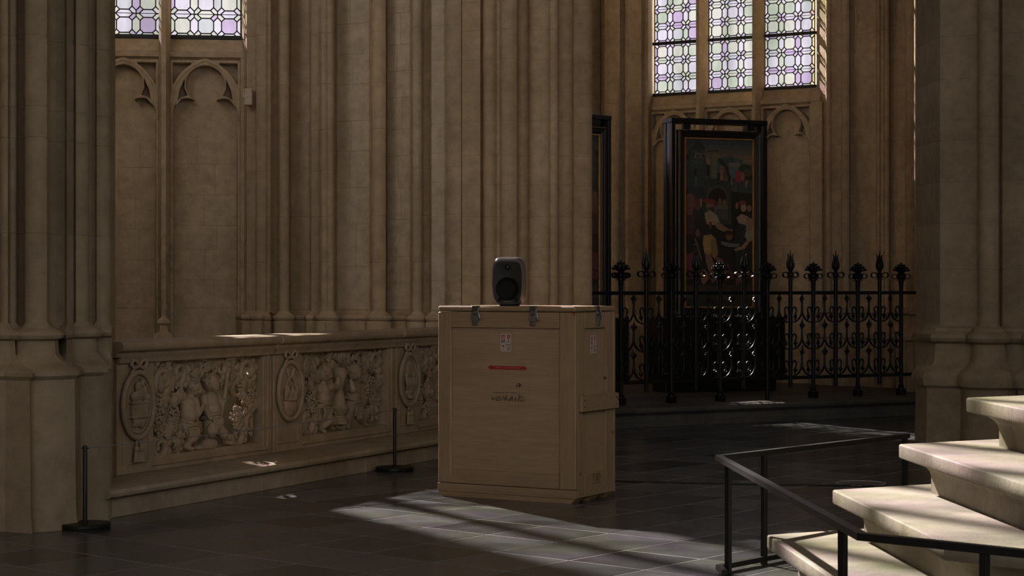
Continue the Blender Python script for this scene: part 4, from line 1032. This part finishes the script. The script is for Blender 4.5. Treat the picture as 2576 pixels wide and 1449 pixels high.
mb = MB(); mb.add([(ua_, -.001, Zl-.006), (ub_, -.001, Zl-.006), (uc_, -.001, zc_)], [(0, 2, 1)]); mb.build('red_triangle', M['red'], crate, 0)

# ================================================================== LOUDSPEAKER
sp = empty('loudspeaker', (X(1276.5, 12.93), 12.93, Zt+.0005), R(-10)); tag(sp, 'dark grey studio loudspeaker standing on the lid of the pine crate', 'loudspeaker')
def outline(sc, n=44, a=.1165, b=.168, dz=.0):
    out = []
    for i in range(n):
        t = 2*pi*i/n; c, s_ = math.cos(t), math.sin(t); e = 2/6.0
        x = a*math.copysign(abs(c)**e, c); z = b*math.copysign(abs(s_)**e, s_)
        k = 1-.09*(z/b)**2-.08*max(0, -z/b)**2; out.append((x*k*sc, z*sc+.171+dz))
    return out
mb = MB(); mb.loft([[(x, y, z) for x, z in outline(s_, dz=q)] for y, s_, q in ((.012, .855, -.012), (.0, .865, -.012), (-.003, .88, -.011), (.004, .91, -.008), (.03, .975, -.002), (.05, 1.0, 0), (.10, .99, 0), (.15, .94, 0), (.19, .83, 0), (.21, .67, 0), (.216, .4, 0))], cap1=True)
mb.f = [f[::-1] for f in mb.f]; mb.build('enclosure', M['alu'], sp, 50)
mb = MB(); mb.loft([[(x, y, z) for x, z in outline(s_, dz=-.012)] for y, s_ in ((.012, .30), (.008, .55), (.004, .75), (.002, .868))], cap0=True); mb.f = [f[::-1] for f in mb.f]; mb.build('baffle', M['baffle'], sp, 50)
Rx = Matrix.Rotation(R(90), 4, 'X')
mb = MB(); mb.lathe([(.078, -.006), (.080, .004), (.077, .007), (.073, .003), (.064, -.001), (.053, -.006), (.03, -.014), (.018, -.012), (.008, -.008)], 36, mat=Matrix.Translation((0, -.001, .118)) @ Rx); mb.build('woofer', M['cone'], sp, 50)
wg = empty('tweeter', (0, 0, .268)); wg.parent = sp
mb = MB(); mb.lathe([(.020, .008), (.016, .006), (.013, .001), (.0, .0)], 24, mat=Rx); mb.build('surround', M['cone'], wg, 50)
mb = MB(); mb.ell((0, -.004, 0), (.0095, .006, .0095), 16, 9); mb.build('dome', M['dome'], wg, 60)
mb = MB()
for u in (-.062, .066): mb.lathe([(.013, -.004), (.012, .003), (.008, .004)], 18, mat=Matrix.Translation((u*.92, .0, .043)) @ Rx)
mb.build('port', M['cone'], sp, 50)
text_mesh('lettering', 'GENELEC', .0135, M['print_grey'], sp, Matrix.Translation((0, -.003, .0295)) @ Rx)
mb = MB(); mb.box(-.06, .06, .03, .17, .0, .006, bev=.002); mb.box(-.045, .045, .04, .15, .004, .03); mb.build('foot', M['cone'], sp, 0)

# ================================================================== ROPE STANCHIONS AND CORD
def stanchion(x, y, label):
    r = empty('stanchion', (x, y, 0)); tag(r, label, 'stanchion', 'low barrier stanchions')
    mb = MB(); mb.lathe([(.148, 0), (.15, .004), (.15, .010), (.146, .012), (.15, .015), (.15, .030), (.146, .035), (.02, .038)], 40); mb.build('base', M['rail'], r, 30)
    mb = MB(); mb.lathe([(.0135, .034), (.0135, .498), (.012, .5)], 16); mb.build('pole', M['rail'], r, 40)
    mb = MB(); mb.lathe([(.017, .034), (.017, .046), (.0135, .05)], 16); mb.tube([(-.022, 0, .484), (.022, 0, .484)], .004, 8); mb.build('cord_eye', M['rail'], r, 40)
    return Vector((x, y, .484))
sa = stanchion(-2.573, 11.26, 'low black stanchion with round base beside the left pier')
sb = stanchion(-.929, 14.80, 'low black stanchion on the floor just left of the crate')
sc_ = stanchion(.07, 16.6, 'low black stanchion hidden behind the crate')
for a, b, lab in ((sa, sb, 'thin grey barrier cord strung in front of the carved panels'), (sb, sc_, 'thin grey barrier cord running behind the crate')):
    mb = MB(); mb.tube([a.lerp(b, i/12)+Vector((0, 0, -.014*math.sin(pi*i/12))) for i in range(13)], .0035, 7); o = mb.build('barrier_cord', M['cord'], None, 60); tag(o, lab, 'cord', 'barrier cords')

# ================================================================== WALL BOX, CABLES
mb = MB(); Yb = 18.56
bx = empty('wall_box', (X(626, Yb), Yb-.02, Zp(245, Yb))); tag(bx, 'small beige box fixed high on the wall beside the left window', 'wall box')
mb.box(-.038, .042, -.055, .03, -.082, .082, bev=.006); mb.build('housing', M['box'], bx, 0)
mb = MB(); mb.box(-.052, -.03, -.05, .0, -.01, .045, bev=.003); mb.box(-.05, -.028, -.045, .0, -.055, -.03, bev=.003); mb.build('bracket', M['box'], bx, 0)
def fl(px, py): Y = F*H/(py-CY); return Vector((X(px, Y), Y, .0))
mb = MB(); P = [fl(px, py)+Vector((0, 0, .007)) for px, py in ((1500, 1209), (1600, 1213), (1720, 1216), (1850, 1219), (1980, 1221), (2080, 1222.5), (2150, 1223), (2330, 1232))]
mb.tube(P, .0065, 8); o = mb.build('floor_cable', M['cable'], None, 60); tag(o, 'black cable lying across the tiles from the crate to the steps', 'cable')
cc = fl(2165, 1217.5); mb = MB()
for k in range(2): mb.tube([(cc.x+(.172+.012*k)*math.cos(a), cc.y+(.172+.012*k)*math.sin(a), .004+.003*k) for a in [2*pi*i/40 for i in range(41)]], .0026, 7)
o = mb.build('coiled_cable', M['pale_cable'], None, 60); tag(o, 'thin pale cable coiled in a ring on the floor behind the steps', 'cable')
# ================================================================== WROUGHT-IRON FENCE
FS = .2
f0 = Vector((1.165, 19.98)); f1 = Vector((4.557, 21.88)); fd = (f1-f0).normalized(); FL = (f1-f0).length; SPC = FL/12; FA = math.atan2(fd.y, fd.x)
fence = empty('iron_fence', (f0.x, f0.y, FS), FA); tag(fence, 'black wrought-iron fence with tulip and flower finials before the chapel', 'fence')
zf = lambda v: v-FS
for z, nm in ((1.395, 'top_rail'), (.437, 'bottom_rail')):
    mb = MB(); mb.box(-.50, FL+.55, -.012, .012, zf(z)-.019, zf(z)+.019, bev=.003); mb.build(nm, M['iron'], fence, 0)
def loop_ribbon(mb, an, zc, L=.092, h=.032, w=.016, r0=.026):
    d = Vector((math.cos(an), math.sin(an), 0)); q = Vector((-d.y, d.x, 0)); pts = []
    for i in range(17):
        t = R(-150+300*i/16); pts.append(d*(r0+L*.5+L*.5*math.cos(t)*1.0)+Vector((0, 0, zc+h*math.sin(t)*(1.0 if math.cos(t) > -.2 else .8))))
    n = len(pts); vs = []; fs = []
    for p in pts:
        for s in (-1, 1):
            for k in (-1, 1): vs.append(p+q*s*w+Vector((0, 0, k*.003)))
    for i in range(n-1):
        a = i*4; b = a+4
        fs += [(a, b, b+2, a+2), (a+1, a+3, b+3, b+1), (a, a+1, b+1, b), (a+2, b+2, b+3, a+3)]
    mb.add(vs, fs)
# tulip finial
def tulip_parts():
    A = MB(); A.lathe([(.024, 0), (.026, .02), (.022, .04), (.030, .058), (.044, .088), (.047, .11), (.039, .14), (.026, .172), (.012, .20)], 12)
    for k in range(6):
        a = 2*pi*k/6; c, s = math.cos(a), math.sin(a)
        A.tube([(c*.034, s*.034, .075), (c*.035, s*.035, .115), (c*.024, s*.024, .165), (c*.022, s*.022, .20), (c*.036, s*.036, .238)], [.012, .0155, .0135, .008, .0015], 6)
    A.tube([(0, 0, .17), (0, 0, .255), (0, 0, .285)], [.009, .006, .0015], 6)
    B = MB(); B.lathe([(.022, -.03), (.032, -.02), (.036, 0), (.032, .02), (.022, .03)], 12)
    for an in (0, pi): loop_ribbon(B, an, 0)
    for an in (.4, 2.7, 3.6, 5.9): B.tube([(0.02*math.cos(an), .02*math.sin(an), -.03), (.034*math.cos(an), .034*math.sin(an), -.045), (.04*math.cos(an), .04*math.sin(an), -.062)], [.005, .004, .001], 6)
    return A.mesh('tulip_finial', M['iron'], 40), B.mesh('ribbon_collar', M['iron'], 40)
def flower_parts():
    A = MB(); A.lathe([(.030, -.02), (.038, 0), (.030, .02), (.02, .03)], 12); random.seed(9)
    for r, n in ((0, 1), (.35, 6), (.75, 9), (1.1, 11)):
        for k in range(n):
            a = 2*pi*k/max(n, 1)+r*3; d = Vector((math.sin(r)*math.cos(a), math.sin(r)*math.sin(a), math.cos(r))); L = .115 if r < .1 else (.104 if r < .5 else .096)
            A.tube([d*.01, d*L*.6+Vector((0, 0, .004)), d*L], [.007, .0045, .005], 6); A.ell(d*L, (.015,)*3, 8, 5)
    B = MB(); B.lathe([(.028, -.035), (.042, -.02), (.046, 0), (.042, .018), (.03, .03)], 12)
    for k in range(4): loop_ribbon(B, pi/4*0+k*pi/2, 0, .075, .029, .02, .036)
    for k in range(6): an = k*pi/3+.3; B.tube([(.03*math.cos(an), .03*math.sin(an), -.03), (.05*math.cos(an), .05*math.sin(an), -.045), (.052*math.cos(an), .052*math.sin(an), -.058)], [.006, .005, .001], 6)
    return A.mesh('flower_finial', M['iron'], 40), B.mesh('ribbon_collar', M['iron'], 40)
tul, tcol = tulip_parts(); flo, fcol = flower_parts()
mb = MB(); mb.lathe([(.0235, zf(.33)), (.0235, zf(1.57))], 12); tulip_post = mb.mesh('post', M['iron'], 40)
mb = MB(); mb.lathe([(.0235, .10), (.0235, zf(1.42)), (.026, zf(1.47)), (.032, zf(1.545))], 12); flower_post = mb.mesh('post', M['iron'], 40)
mb = MB(); mb.lathe([(.0235, .0), (.0235, zf(1.42)), (.026, zf(1.47)), (.032, zf(1.545))], 12); plain_post = mb.mesh('post', M['iron'], 40)
mb = MB(); mb.box(-.042, .042, -.042, .042, .0, .075, bev=.004); mb.lathe([(.042, .072), (.040, .085), (.030, .09), (.036, .10), (.034, .108), (.026, .118), (.0215, .13)], 12); foot = mb.mesh('post_foot', M['iron'], 40)
for i in range(13):
    x = i*SPC
    if i % 2 == 0:
        p = inst('post', flower_post if i != 6 else plain_post, fence, loc=(x, 0, 0))
        if i != 6: inst('post_foot', foot, p)
        a = inst('flower_finial', flo, p, loc=(0, 0, zf(1.615))); b = inst('ribbon_collar', fcol, p, Matrix.Translation((0, 0, zf(1.585))) @ Matrix.Rotation((i*.35) % 1.5, 4, 'Z'))
    else:
        p = inst('post', tulip_post, fence, loc=(x, 0, 0)); inst('tulip_finial', tul, p, loc=(0, 0, zf(1.60))); inst('ribbon_collar', tcol, p, Matrix.Translation((0, 0, zf(1.60))) @ Matrix.Rotation(.12*math.sin(i*2.1), 4, 'Z'))
# scroll units between the posts: stem splitting into two arcs, hooks curling back from the posts, cut leaves
def leaf_mesh(name, s):
    mb = MB()
    half = [(.006, .053), (.004, .046), (.015, .043), (.012, .034), (.021, .031), (.034, .019), (.030, .010), (.036, .003), (.021, -.001), (.014, .006), (.013, -.006), (.019, -.013), (.012, -.021), (.007, -.014)]
    pts = [(0, .080)]+half+[(.0055, -.034), (-.0055, -.034)]+[(-x, z) for x, z in reversed(half)]
    pts = [(x*s, z*s) for x, z in reversed(pts)]; n = len(pts)
    cz = .015*s
    mb.add([(x, .006, z) for x, z in pts]+[(x, -.006, z) for x, z in pts]+[(0, -.016, cz), (0, .016, cz)], [(i, (i+1) % n, n+(i+1) % n, n+i) for i in range(n)]+[(n+i, n+(i+1) % n, 2*n) for i in range(n)]+[((i+1) % n, i, 2*n+1) for i in range(n)])
    return mb.mesh(name, M['iron'], 0)
leaf_up = leaf_mesh('cut_leaf', 1.08); leaf_dn = leaf_mesh('cut_leaf', .80)
hs = SPC/2
def scroll_mesh():
    mb = MB(); gap = hs-.022
    mb.tube([(0, 0, .235), (0, 0, .17), (0, 0, .125)], [.0095, .011, .014], 8)
    for k in (-1, 1):
        mb.tube([(k*u, 0, z) for u, z in ((.0, .145), (.004, .115), (.014, .085), (.034, .050), (.062, .024), (.092, .008), (gap, 0))], [.0095, .011, .0125, .0125, .0115, .010, .009], 8, flat=(.8, 1.2, (0, 1, 0)))
        mb.tube([(k*u, 0, z) for u, z in ((gap, .10), (gap-.004, .135), (gap-.014, .163), (gap-.034, .176), (gap-.054, .163), (gap-.060, .135), (gap-.054, .108), (gap-.05, .09))], [.0085, .009, .0098, .0105, .0105, .0098, .009, .010], 8, flat=(.8, 1.2, (0, 1, 0)))
    return mb.mesh('iron_scroll', M['iron'], 60)
scr = scroll_mesh(); random.seed(4)
for i in range(12):
    for j in range(3):
        s = inst('iron_scroll', scr, fence, loc=((i+.5)*SPC, 0, zf(.455+.303*j)))
        inst('cut_leaf', leaf_up, s, Matrix.Translation((random.uniform(-.003, .003), 0, .255)) @ Matrix.Rotation(random.uniform(-.12, .12), 4, 'Y') @ Matrix.Rotation(random.uniform(-.35, .35), 4, 'Z'))
        for k in (-1, 1):
            inst('cut_leaf', leaf_dn, s, Matrix.Translation((k*(hs-.022-.048), 0, .078)) @ Matrix.Rotation(pi+k*random.uniform(-.3, .15), 4, 'Y') @ Matrix.Rotation(random.uniform(-.35, .35), 4, 'Z'))

# ================================================================== FRAMED ALTAR PANELS ON BLACK STANDS
def ellp(cx, cy, rx, ry, n=14, a0=0, a1=2*pi): return [(cx+rx*math.cos(a0+(a1-a0)*i/n), cy+ry*math.sin(a0+(a1-a0)*i/n)) for i in range(n)]
def rect(x0, y0, x1, y1): return [(x0, y0), (x1, y0), (x1, y1), (x0, y1)]
PAINT = [((22, 21, 20), rect(0, 0, 164, 420)),
 ((39, 43, 45), rect(0, 0, 164, 14)), ((45, 47, 46), rect(0, 14, 164, 26)), ((56, 52, 47), rect(0, 26, 164, 38)), ((70, 58, 47), rect(50, 38, 164, 50)), ((82, 66, 50), rect(50, 50, 164, 64)),
 ((44, 52, 52), [(74, 50), (92, 44), (108, 38), (128, 44), (148, 54), (164, 58), (164, 84), (74, 84)]), ((36, 46, 44), [(80, 52), (100, 44), (118, 46), (124, 58), (100, 62), (84, 60)]),
 ((50, 62, 64), [(104, 70), (126, 62), (146, 74), (140, 100), (112, 96)]), ((70, 66, 58), [(106, 58), (128, 56), (140, 66), (122, 70), (108, 68)]), ((72, 66, 56), [(140, 52), (164, 54), (164, 62), (142, 60)]),
 ((30, 31, 30), [(16, 22), (26, 4), (36, 4), (48, 22), (48, 30), (14, 30)]), ((37, 38, 36), rect(8, 26, 47, 56)), ((40, 44, 43), [(0, 52), (52, 56), (52, 66), (0, 64)]), ((33, 38, 38), rect(0, 64, 52, 120)), ((28, 32, 32), rect(0, 120, 48, 190)),
 ((76, 72, 62), rect(25, 36, 36, 49)), ((26, 26, 26), rect(27, 38, 31, 48)), ((26, 26, 26), rect(32, 38, 35, 48)), ((70, 66, 58), rect(38, 37, 47, 49)), ((26, 26, 26), rect(40, 39, 46, 48)), ((24, 24, 23), rect(21, 76, 28, 92)), ((48, 52, 50), rect(24, 94, 29, 120)),
 ((54, 54, 46), [(55, 24), (82, 20), (82, 34), (78, 38), (78, 100), (60, 100), (60, 38), (55, 34)]), ((64, 62, 50), rect(66, 34, 77, 96)), ((38, 38, 34), rect(54, 27, 83, 32)), ((70, 52, 42), [(84, 68), (94, 58), (104, 70), (104, 104), (84, 104)]), ((84, 66, 52), rect(86, 78, 90, 100)), ((44, 36, 32), rect(94, 80, 98, 100)), ((28, 30, 26), [(80, 46), (92, 52), (104, 68), (110, 100), (104, 102), (96, 70), (84, 60)]),
 ((52, 50, 44), [(50, 92), (57, 92), (57, 104), (50, 104)]), ((33, 34, 32), [(48, 100), (108, 104), (110, 120), (48, 118)]), ((36, 38, 35), rect(47, 116, 112, 214)), ((46, 46, 42), ellp(78, 150, 26, 34, 16, pi, 2*pi)+[(104, 200), (52, 200)]), ((25, 18, 16), ellp(78, 151, 23, 30, 16, pi, 2*pi)+[(101, 172), (55, 172)]),
 ((60, 44, 36), ellp(70, 160, 4, 9)), ((70, 50, 40), ellp(84, 158, 4, 11)), ((66, 52, 44), ellp(95, 160, 5, 11)), ((58, 32, 30), ellp(75, 164, 6, 8)), ((60, 54, 46), [(66, 166), (100, 164), (104, 174), (70, 176)]),
 ((34, 42, 42), [(112, 96), (164, 100), (164, 136), (112, 130)]), ((88, 34, 38), [(124, 78), (134, 74), (138, 98), (134, 108), (120, 106)]), ((30, 36, 26), ellp(146, 72, 16, 11)), ((44, 40, 32), ellp(152, 82, 10, 10)), ((82, 58, 50), ellp(140, 92, 5, 11)), ((84, 62, 48), [(146, 100), (152, 104), (150, 122), (145, 116)]), ((70, 64, 60), rect(110, 98, 114, 114)), ((60, 46, 40), ellp(122, 124, 5, 8)),
 ((48, 30, 28), ellp(18, 156, 11, 18)), ((62, 34, 32), ellp(30, 164, 9, 16)), ((70, 44, 38), [(4, 140), (16, 136), (22, 150), (16, 204), (4, 206)]), ((84, 76, 66), [(36, 148), (40, 150), (40, 170), (37, 172)]), ((44, 30, 28), rect(2, 190, 24, 240)), ((26, 26, 30), [(20, 200), (40, 180), (50, 214), (44, 256), (20, 250)]),
 ((72, 54, 40), ellp(60, 166, 9, 13)), ((74, 30, 32), ellp(57, 155, 15, 6)), ((40, 28, 22), ellp(64, 176, 7, 7)), ((92, 82, 68), [(46, 186), (60, 178), (76, 190), (84, 208), (74, 216), (62, 214), (50, 214)]), ((74, 40, 38), [(56, 208), (66, 206), (60, 228)]), ((24, 22, 21), [(34, 200), (48, 200), (56, 226), (64, 232), (66, 246), (40, 250), (32, 226)]),
 ((84, 64, 48), [(70, 210), (82, 208), (104, 224), (116, 226), (114, 234), (98, 234), (76, 224)]), ((66, 46, 36), ellp(106, 242, 9, 12)), ((30, 22, 18), ellp(104, 234, 11, 6)),
 ((96, 78, 48), [(44, 242), (62, 238), (74, 250), (72, 262), (60, 290), (46, 284), (42, 262)]), ((80, 64, 42), [(62, 250), (74, 250), (80, 286), (72, 300), (62, 292)]), ((74, 56, 44), [(46, 284), (60, 290), (70, 312), (66, 332), (56, 330), (50, 308)]), ((70, 52, 42), [(72, 294), (90, 300), (100, 322), (94, 340), (80, 324)]),
 ((66, 60, 54), [(22, 250), (25, 250), (40, 300), (38, 304)]), ((60, 52, 44), [(20, 262), (30, 262), (30, 266), (20, 266)]), ((64, 44, 40), ellp(30, 236, 6, 10)),
 ((98, 78, 62), ellp(141, 170, 7.5, 11)), ((72, 42, 34), ellp(139, 158, 10, 6)), ((80, 58, 50), ellp(125, 166, 4, 9)), ((78, 60, 48), ellp(155, 172, 6, 9)), ((100, 82, 66), [(124, 196), (136, 186), (152, 192), (154, 206), (146, 214), (130, 212)]), ((26, 26, 24), [(124, 208), (146, 214), (152, 224), (148, 260), (152, 330), (122, 330), (118, 262), (120, 230)]),
 ((82, 72, 58), [(150, 192), (164, 200), (164, 232), (148, 232), (146, 208)]), ((84, 78, 68), [(146, 232), (164, 228), (164, 252), (154, 256), (144, 244)]), ((90, 70, 54), [(150, 250), (158, 254), (144, 274), (122, 280), (116, 276), (138, 266)]), ((64, 64, 62), [(86, 256), (108, 260), (132, 262), (128, 270), (104, 270), (88, 264)]),
 ((62, 30, 30), [(0, 290), (20, 282), (26, 316), (16, 330), (0, 326)]), ((56, 28, 28), [(90, 316), (104, 312), (116, 340), (100, 356), (84, 350)]), ((52, 28, 27), [(0, 330), (164, 334), (164, 350), (0, 352)]), ((76, 56, 44), [(36, 330), (48, 326), (56, 350), (44, 366), (38, 356)]), ((70, 50, 42), [(58, 334), (66, 332), (72, 356), (64, 362)]), ((64, 46, 38), [(128, 330), (136, 326), (140, 356), (124, 366), (120, 360)]), ((54, 32, 30), [(70, 352), (84, 350), (96, 366), (80, 372)]),
 ((38, 32, 27), rect(0, 366, 164, 392)), ((30, 28, 24), rect(0, 390, 164, 420)), ((34, 40, 40), ellp(18, 392, 16, 6)), ((40, 40, 36), ellp(96, 396, 24, 5))]
def painting_mesh(w, h, mirror=False):
    me = bpy.data.meshes.new('painted_panel'); vs = []; fs = []; cs = []
    for i, (c, P) in enumerate(PAINT):
        b = len(vs); k = tuple(min(.7, v*3.3) for v in lin(c))
        for x, y in P:
            xx = x/164; xx = 1-xx if mirror else xx
            vs.append(((xx-.5)*w, -.0002*i, (1-y/420)*h))
        fs.append(list(range(b, b+len(P)))); cs.append(k)
    me.from_pydata(vs, [], fs); ca = me.color_attributes.new('Col', 'FLOAT_COLOR', 'CORNER')
    for p, k in zip(me.polygons, cs):
        for li in p.loop_indices: ca.data[li].color = (*k, 1)
    me.materials.append(M['paint']); me.update(); return me
def altar_panel(loc, rz, label, mirror=False):
    root = empty('framed_altar_panel', loc, rz); tag(root, label, 'framed painting', 'framed altar panels on black stands')
    # local x: 0..1.26 wide front, y away, z up from chapel floor
    W_, D_ = 1.28, .24; zt = 3.235; zb = .90
    mb = MB(); mb.box(-.18, W_+.18, -.12, D_+.16, .13, zb, bev=.006); mb.build('pedestal', M['case'], root, 0)
    mb = MB(); mb.box(-.10, W_+.10, -.05, D_+.10, .0, .13, bev=.006); mb.build('plinth', M['case'], root, 0)
    mb = MB()
    mb.box(.0, .05, .0, .07, zb, zt, bev=.004); mb.build('stand_post', M['case'], root, 0)
    mb = MB(); mb.box(W_-.05, W_, .0, .07, zb, zt, bev=.004); mb.build('stand_post', M['case'], root, 0)
    for x in (0, W_-.05):
        mb = MB(); mb.box(x, x+.05, D_-.07, D_, zb, zt, bev=.004); mb.build('stand_post', M['case'], root, 0)
    mb = MB(); mb.box(-.004, W_+.004, -.004, D_, zt, zt+.055, bev=.004); mb.build('stand_top', M['case'], root, 0)
    for x in (0.008, W_-.014):
        mb = MB(); mb.box(x, x+.006, .07, D_-.07, zb, zt); mb.build('side_pane', M['case_glass'], root, 0)
    for x in (.16, W_-.26):
        mb = MB(); mb.box(x, x+.10, .02, .07, zt-.075, zt+.002, bev=.003); mb.build('hanger_block', M['case'], root, 0)
    # moulded black frame
    fx0, fx1, fz0, fz1 = .085, W_-.085, zb+.02, zt-.085
    prof = [(0, .06), (0, .0), (.018, -.018), (.034, -.012), (.042, -.0), (.058, .004), (.066, -.004), (.078, .006), (.088, .022)]
    for nm, (ax, az, bx_, bz) in (('frame_top', (fx0, fz1, fx1, fz1)), ('frame_bottom', (fx1, fz0, fx0, fz0)), ('frame_side', (fx0, fz0, fx0, fz1)), ('frame_side', (fx1, fz1, fx1, fz0))):
        dx, dz = bx_-ax, bz-az; L = math.hypot(dx, dz); ux, uz = dx/L, dz/L; nx, nz = (uz, -ux)
        mb = MB(); rows = []
        for (px_, pz_, s) in ((ax, az, 1), (bx_, bz, -1)): rows.append([(px_+nx*o+ux*o*s, y, pz_+nz*o+uz*o*s) for o, y in prof])
        mb.loft(rows, closed=False); mb.build(nm, M['frame_black'], root, 30)
    gx0, gx1, gz0, gz1 = fx0+.088, fx1-.088, fz0+.088, fz1-.088
    for nm, b in (('gilt_fillet', (gx0, gx1, .006, .03, gz1-.02, gz1)), ('gilt_fillet', (gx0, gx1, .006, .03, gz0, gz0+.02)), ('gilt_fillet', (gx0, gx0+.02, .006, .03, gz0+.02, gz1-.02)), ('gilt_fillet', (gx1-.02, gx1, .006, .03, gz0+.02, gz1-.02))):
        mb = MB(); mb.box(*b, bev=.003); mb.build(nm, M['gold'], root, 0)
    o = inst('painted_panel', painting_mesh(gx1-gx0-.03, gz1-gz0-.03, mirror), root, loc=((gx0+gx1)/2, .034, gz0+.015))
    mb = MB(); mb.box(fx0+.01, fx1-.01, .04, .075, fz0+.01, fz1-.01); mb.build('panel_back', M['frame_black'], root, 0)
    return root
m_, nt_, b_ = nodes('case_side_pane'); b_.inputs['Base Color'].default_value = (.012, .013, .015, 1); b_.inputs['Roughness'].default_value = .15; b_.inputs['Alpha'].default_value = .85; M['case_glass'] = m_
altar_panel((X(1690, 22.35), 22.35, FS), R(20), 'tall framed oil painting with gilt fillet on a black stand under the large window')
a2 = R(43); W2 = 1.26
altar_panel((X(1535, 22.1)-math.cos(a2)*W2, 22.1-math.sin(a2)*W2, FS), a2, 'second black-framed panel half hidden behind the fluted pier', True)

# ================================================================== PALE STONE STEPS
stp = empty('stone_steps', (1.262, 9.24, 0)); tag(stp, 'pale polygonal stone steps with moulded nosings at the lower right', 'steps')
RH = .23; PK = [Vector((1.262+.312*k, 9.24-.067*k)) for k in range(6)]; e1d = Vector((.055, -1)).normalized(); e2d = Vector((math.sin(R(46)), math.cos(R(46))))
def inset_poly(P, d): return offset(P, -d)
for k in range(6):
    Pk = PK[k]-stp.location.xy; q0 = Pk+e2d*3.2; ty = 7.36-.1*k; q1 = Vector((PK[k].x+.055*(PK[k].y-ty), ty))-stp.location.xy; q2 = q1+Vector((.735, -.68))*2.2
    poly = [tuple(Pk), tuple(q1), tuple(q2), (q2.x+2.6, q2.y), (q0.x+2.4-k*.3, q0.y)]
    z0, z1 = RH*k, RH*(k+1)
    mb = MB(); rows = []
    for z, d in ((z0-.004, .135), (z1-.15, .135), (z1-.125, .128), (z1-.105, .112), (z1-.09, .09), (z1-.08, .065), (z1-.074, .045)):
        rows.append([(x, y, z) for x, y in inset_poly(poly, d)])
    mb.loft(rows, cap1=True); mb.build('riser', M['step'], stp, 40)
    mb = MB(); rows = []
    for z, d in ((z1-.074, .03), (z1-.07, .006), (z1-.062, .0), (z1-.010, .0), (z1-.004, .002), (z1, .008)):
        rows.append([(x, y, z) for x, y in inset_poly(poly, d)])
    mb.loft(rows, cap0=True, cap1=True); mb.build('tread', M['step'], stp, 40)

# ================================================================== BLACK GUARD RAIL
RZ = .60
c0 = Vector((1.052, 9.50)); cA = Vector((2.31, 10.92)); cB = Vector((1.215, 6.49)); cC = Vector((2.45, 5.35))
gr = empty('guard_rail', (c0.x, c0.y, 0)); tag(gr, 'low black steel guard rail bent around the pale stone steps', 'guard rail')
def rail(path, z, w, h, name):
    P = [p-c0 for p in path]; mb = MB(); L = len(P); A, B = [], []
    for i, p in enumerate(P):
        ds = [(P[i]-P[i-1]).normalized()] if i else []; ds += [(P[i+1]-P[i]).normalized()] if i < L-1 else []
        ns = [Vector((-d.y, d.x)) for d in ds]; m = sum(ns, Vector((0, 0))).normalized(); k = max(.35, m.dot(ns[0]))
        A.append(p+m*w/k); B.append(p-m*w/k)
    rows = [[(b.x, b.y, z-h), (a.x, a.y, z-h), (a.x, a.y, z+h), (b.x, b.y, z+h)] for a, b in zip(A, B)]
    mb.loft(rows, cap0=True, cap1=True); return mb.build(name, M['rail'], gr, 0)
rail([cA, c0, cB, cC], RZ-.013, .019, .013, 'hand_rail')
rail([cA-(cA-c0)*.0, c0+(cA-c0)*.0, c0+(cB-c0)*.06], .030, .016, .013, 'floor_bar')
def rpost(p, z0=0.0):
    q = p-c0; mb = MB(); an = math.atan2((cA-c0).y, (cA-c0).x)
    mb.box(-.014, .014, -.014, .014, z0, RZ-.026, bev=.002); o = mb.build('post', M['rail'], gr, 0); o.location = (q.x, q.y, 0); o.rotation_euler = (0, 0, an)
for s in (.02,): rpost(c0+(cB-c0)*.028+(cA-c0)*.03)
rpost(c0+(cA-c0)*.215); rpost(c0+(cA-c0)*.985); rpost(c0+(cB-c0)*.905); rpost(cB+(cC-cB)*.28); rpost(c0+(cB-c0)*.5) if False else None
rpost(cC-(cC-cB)*.05)
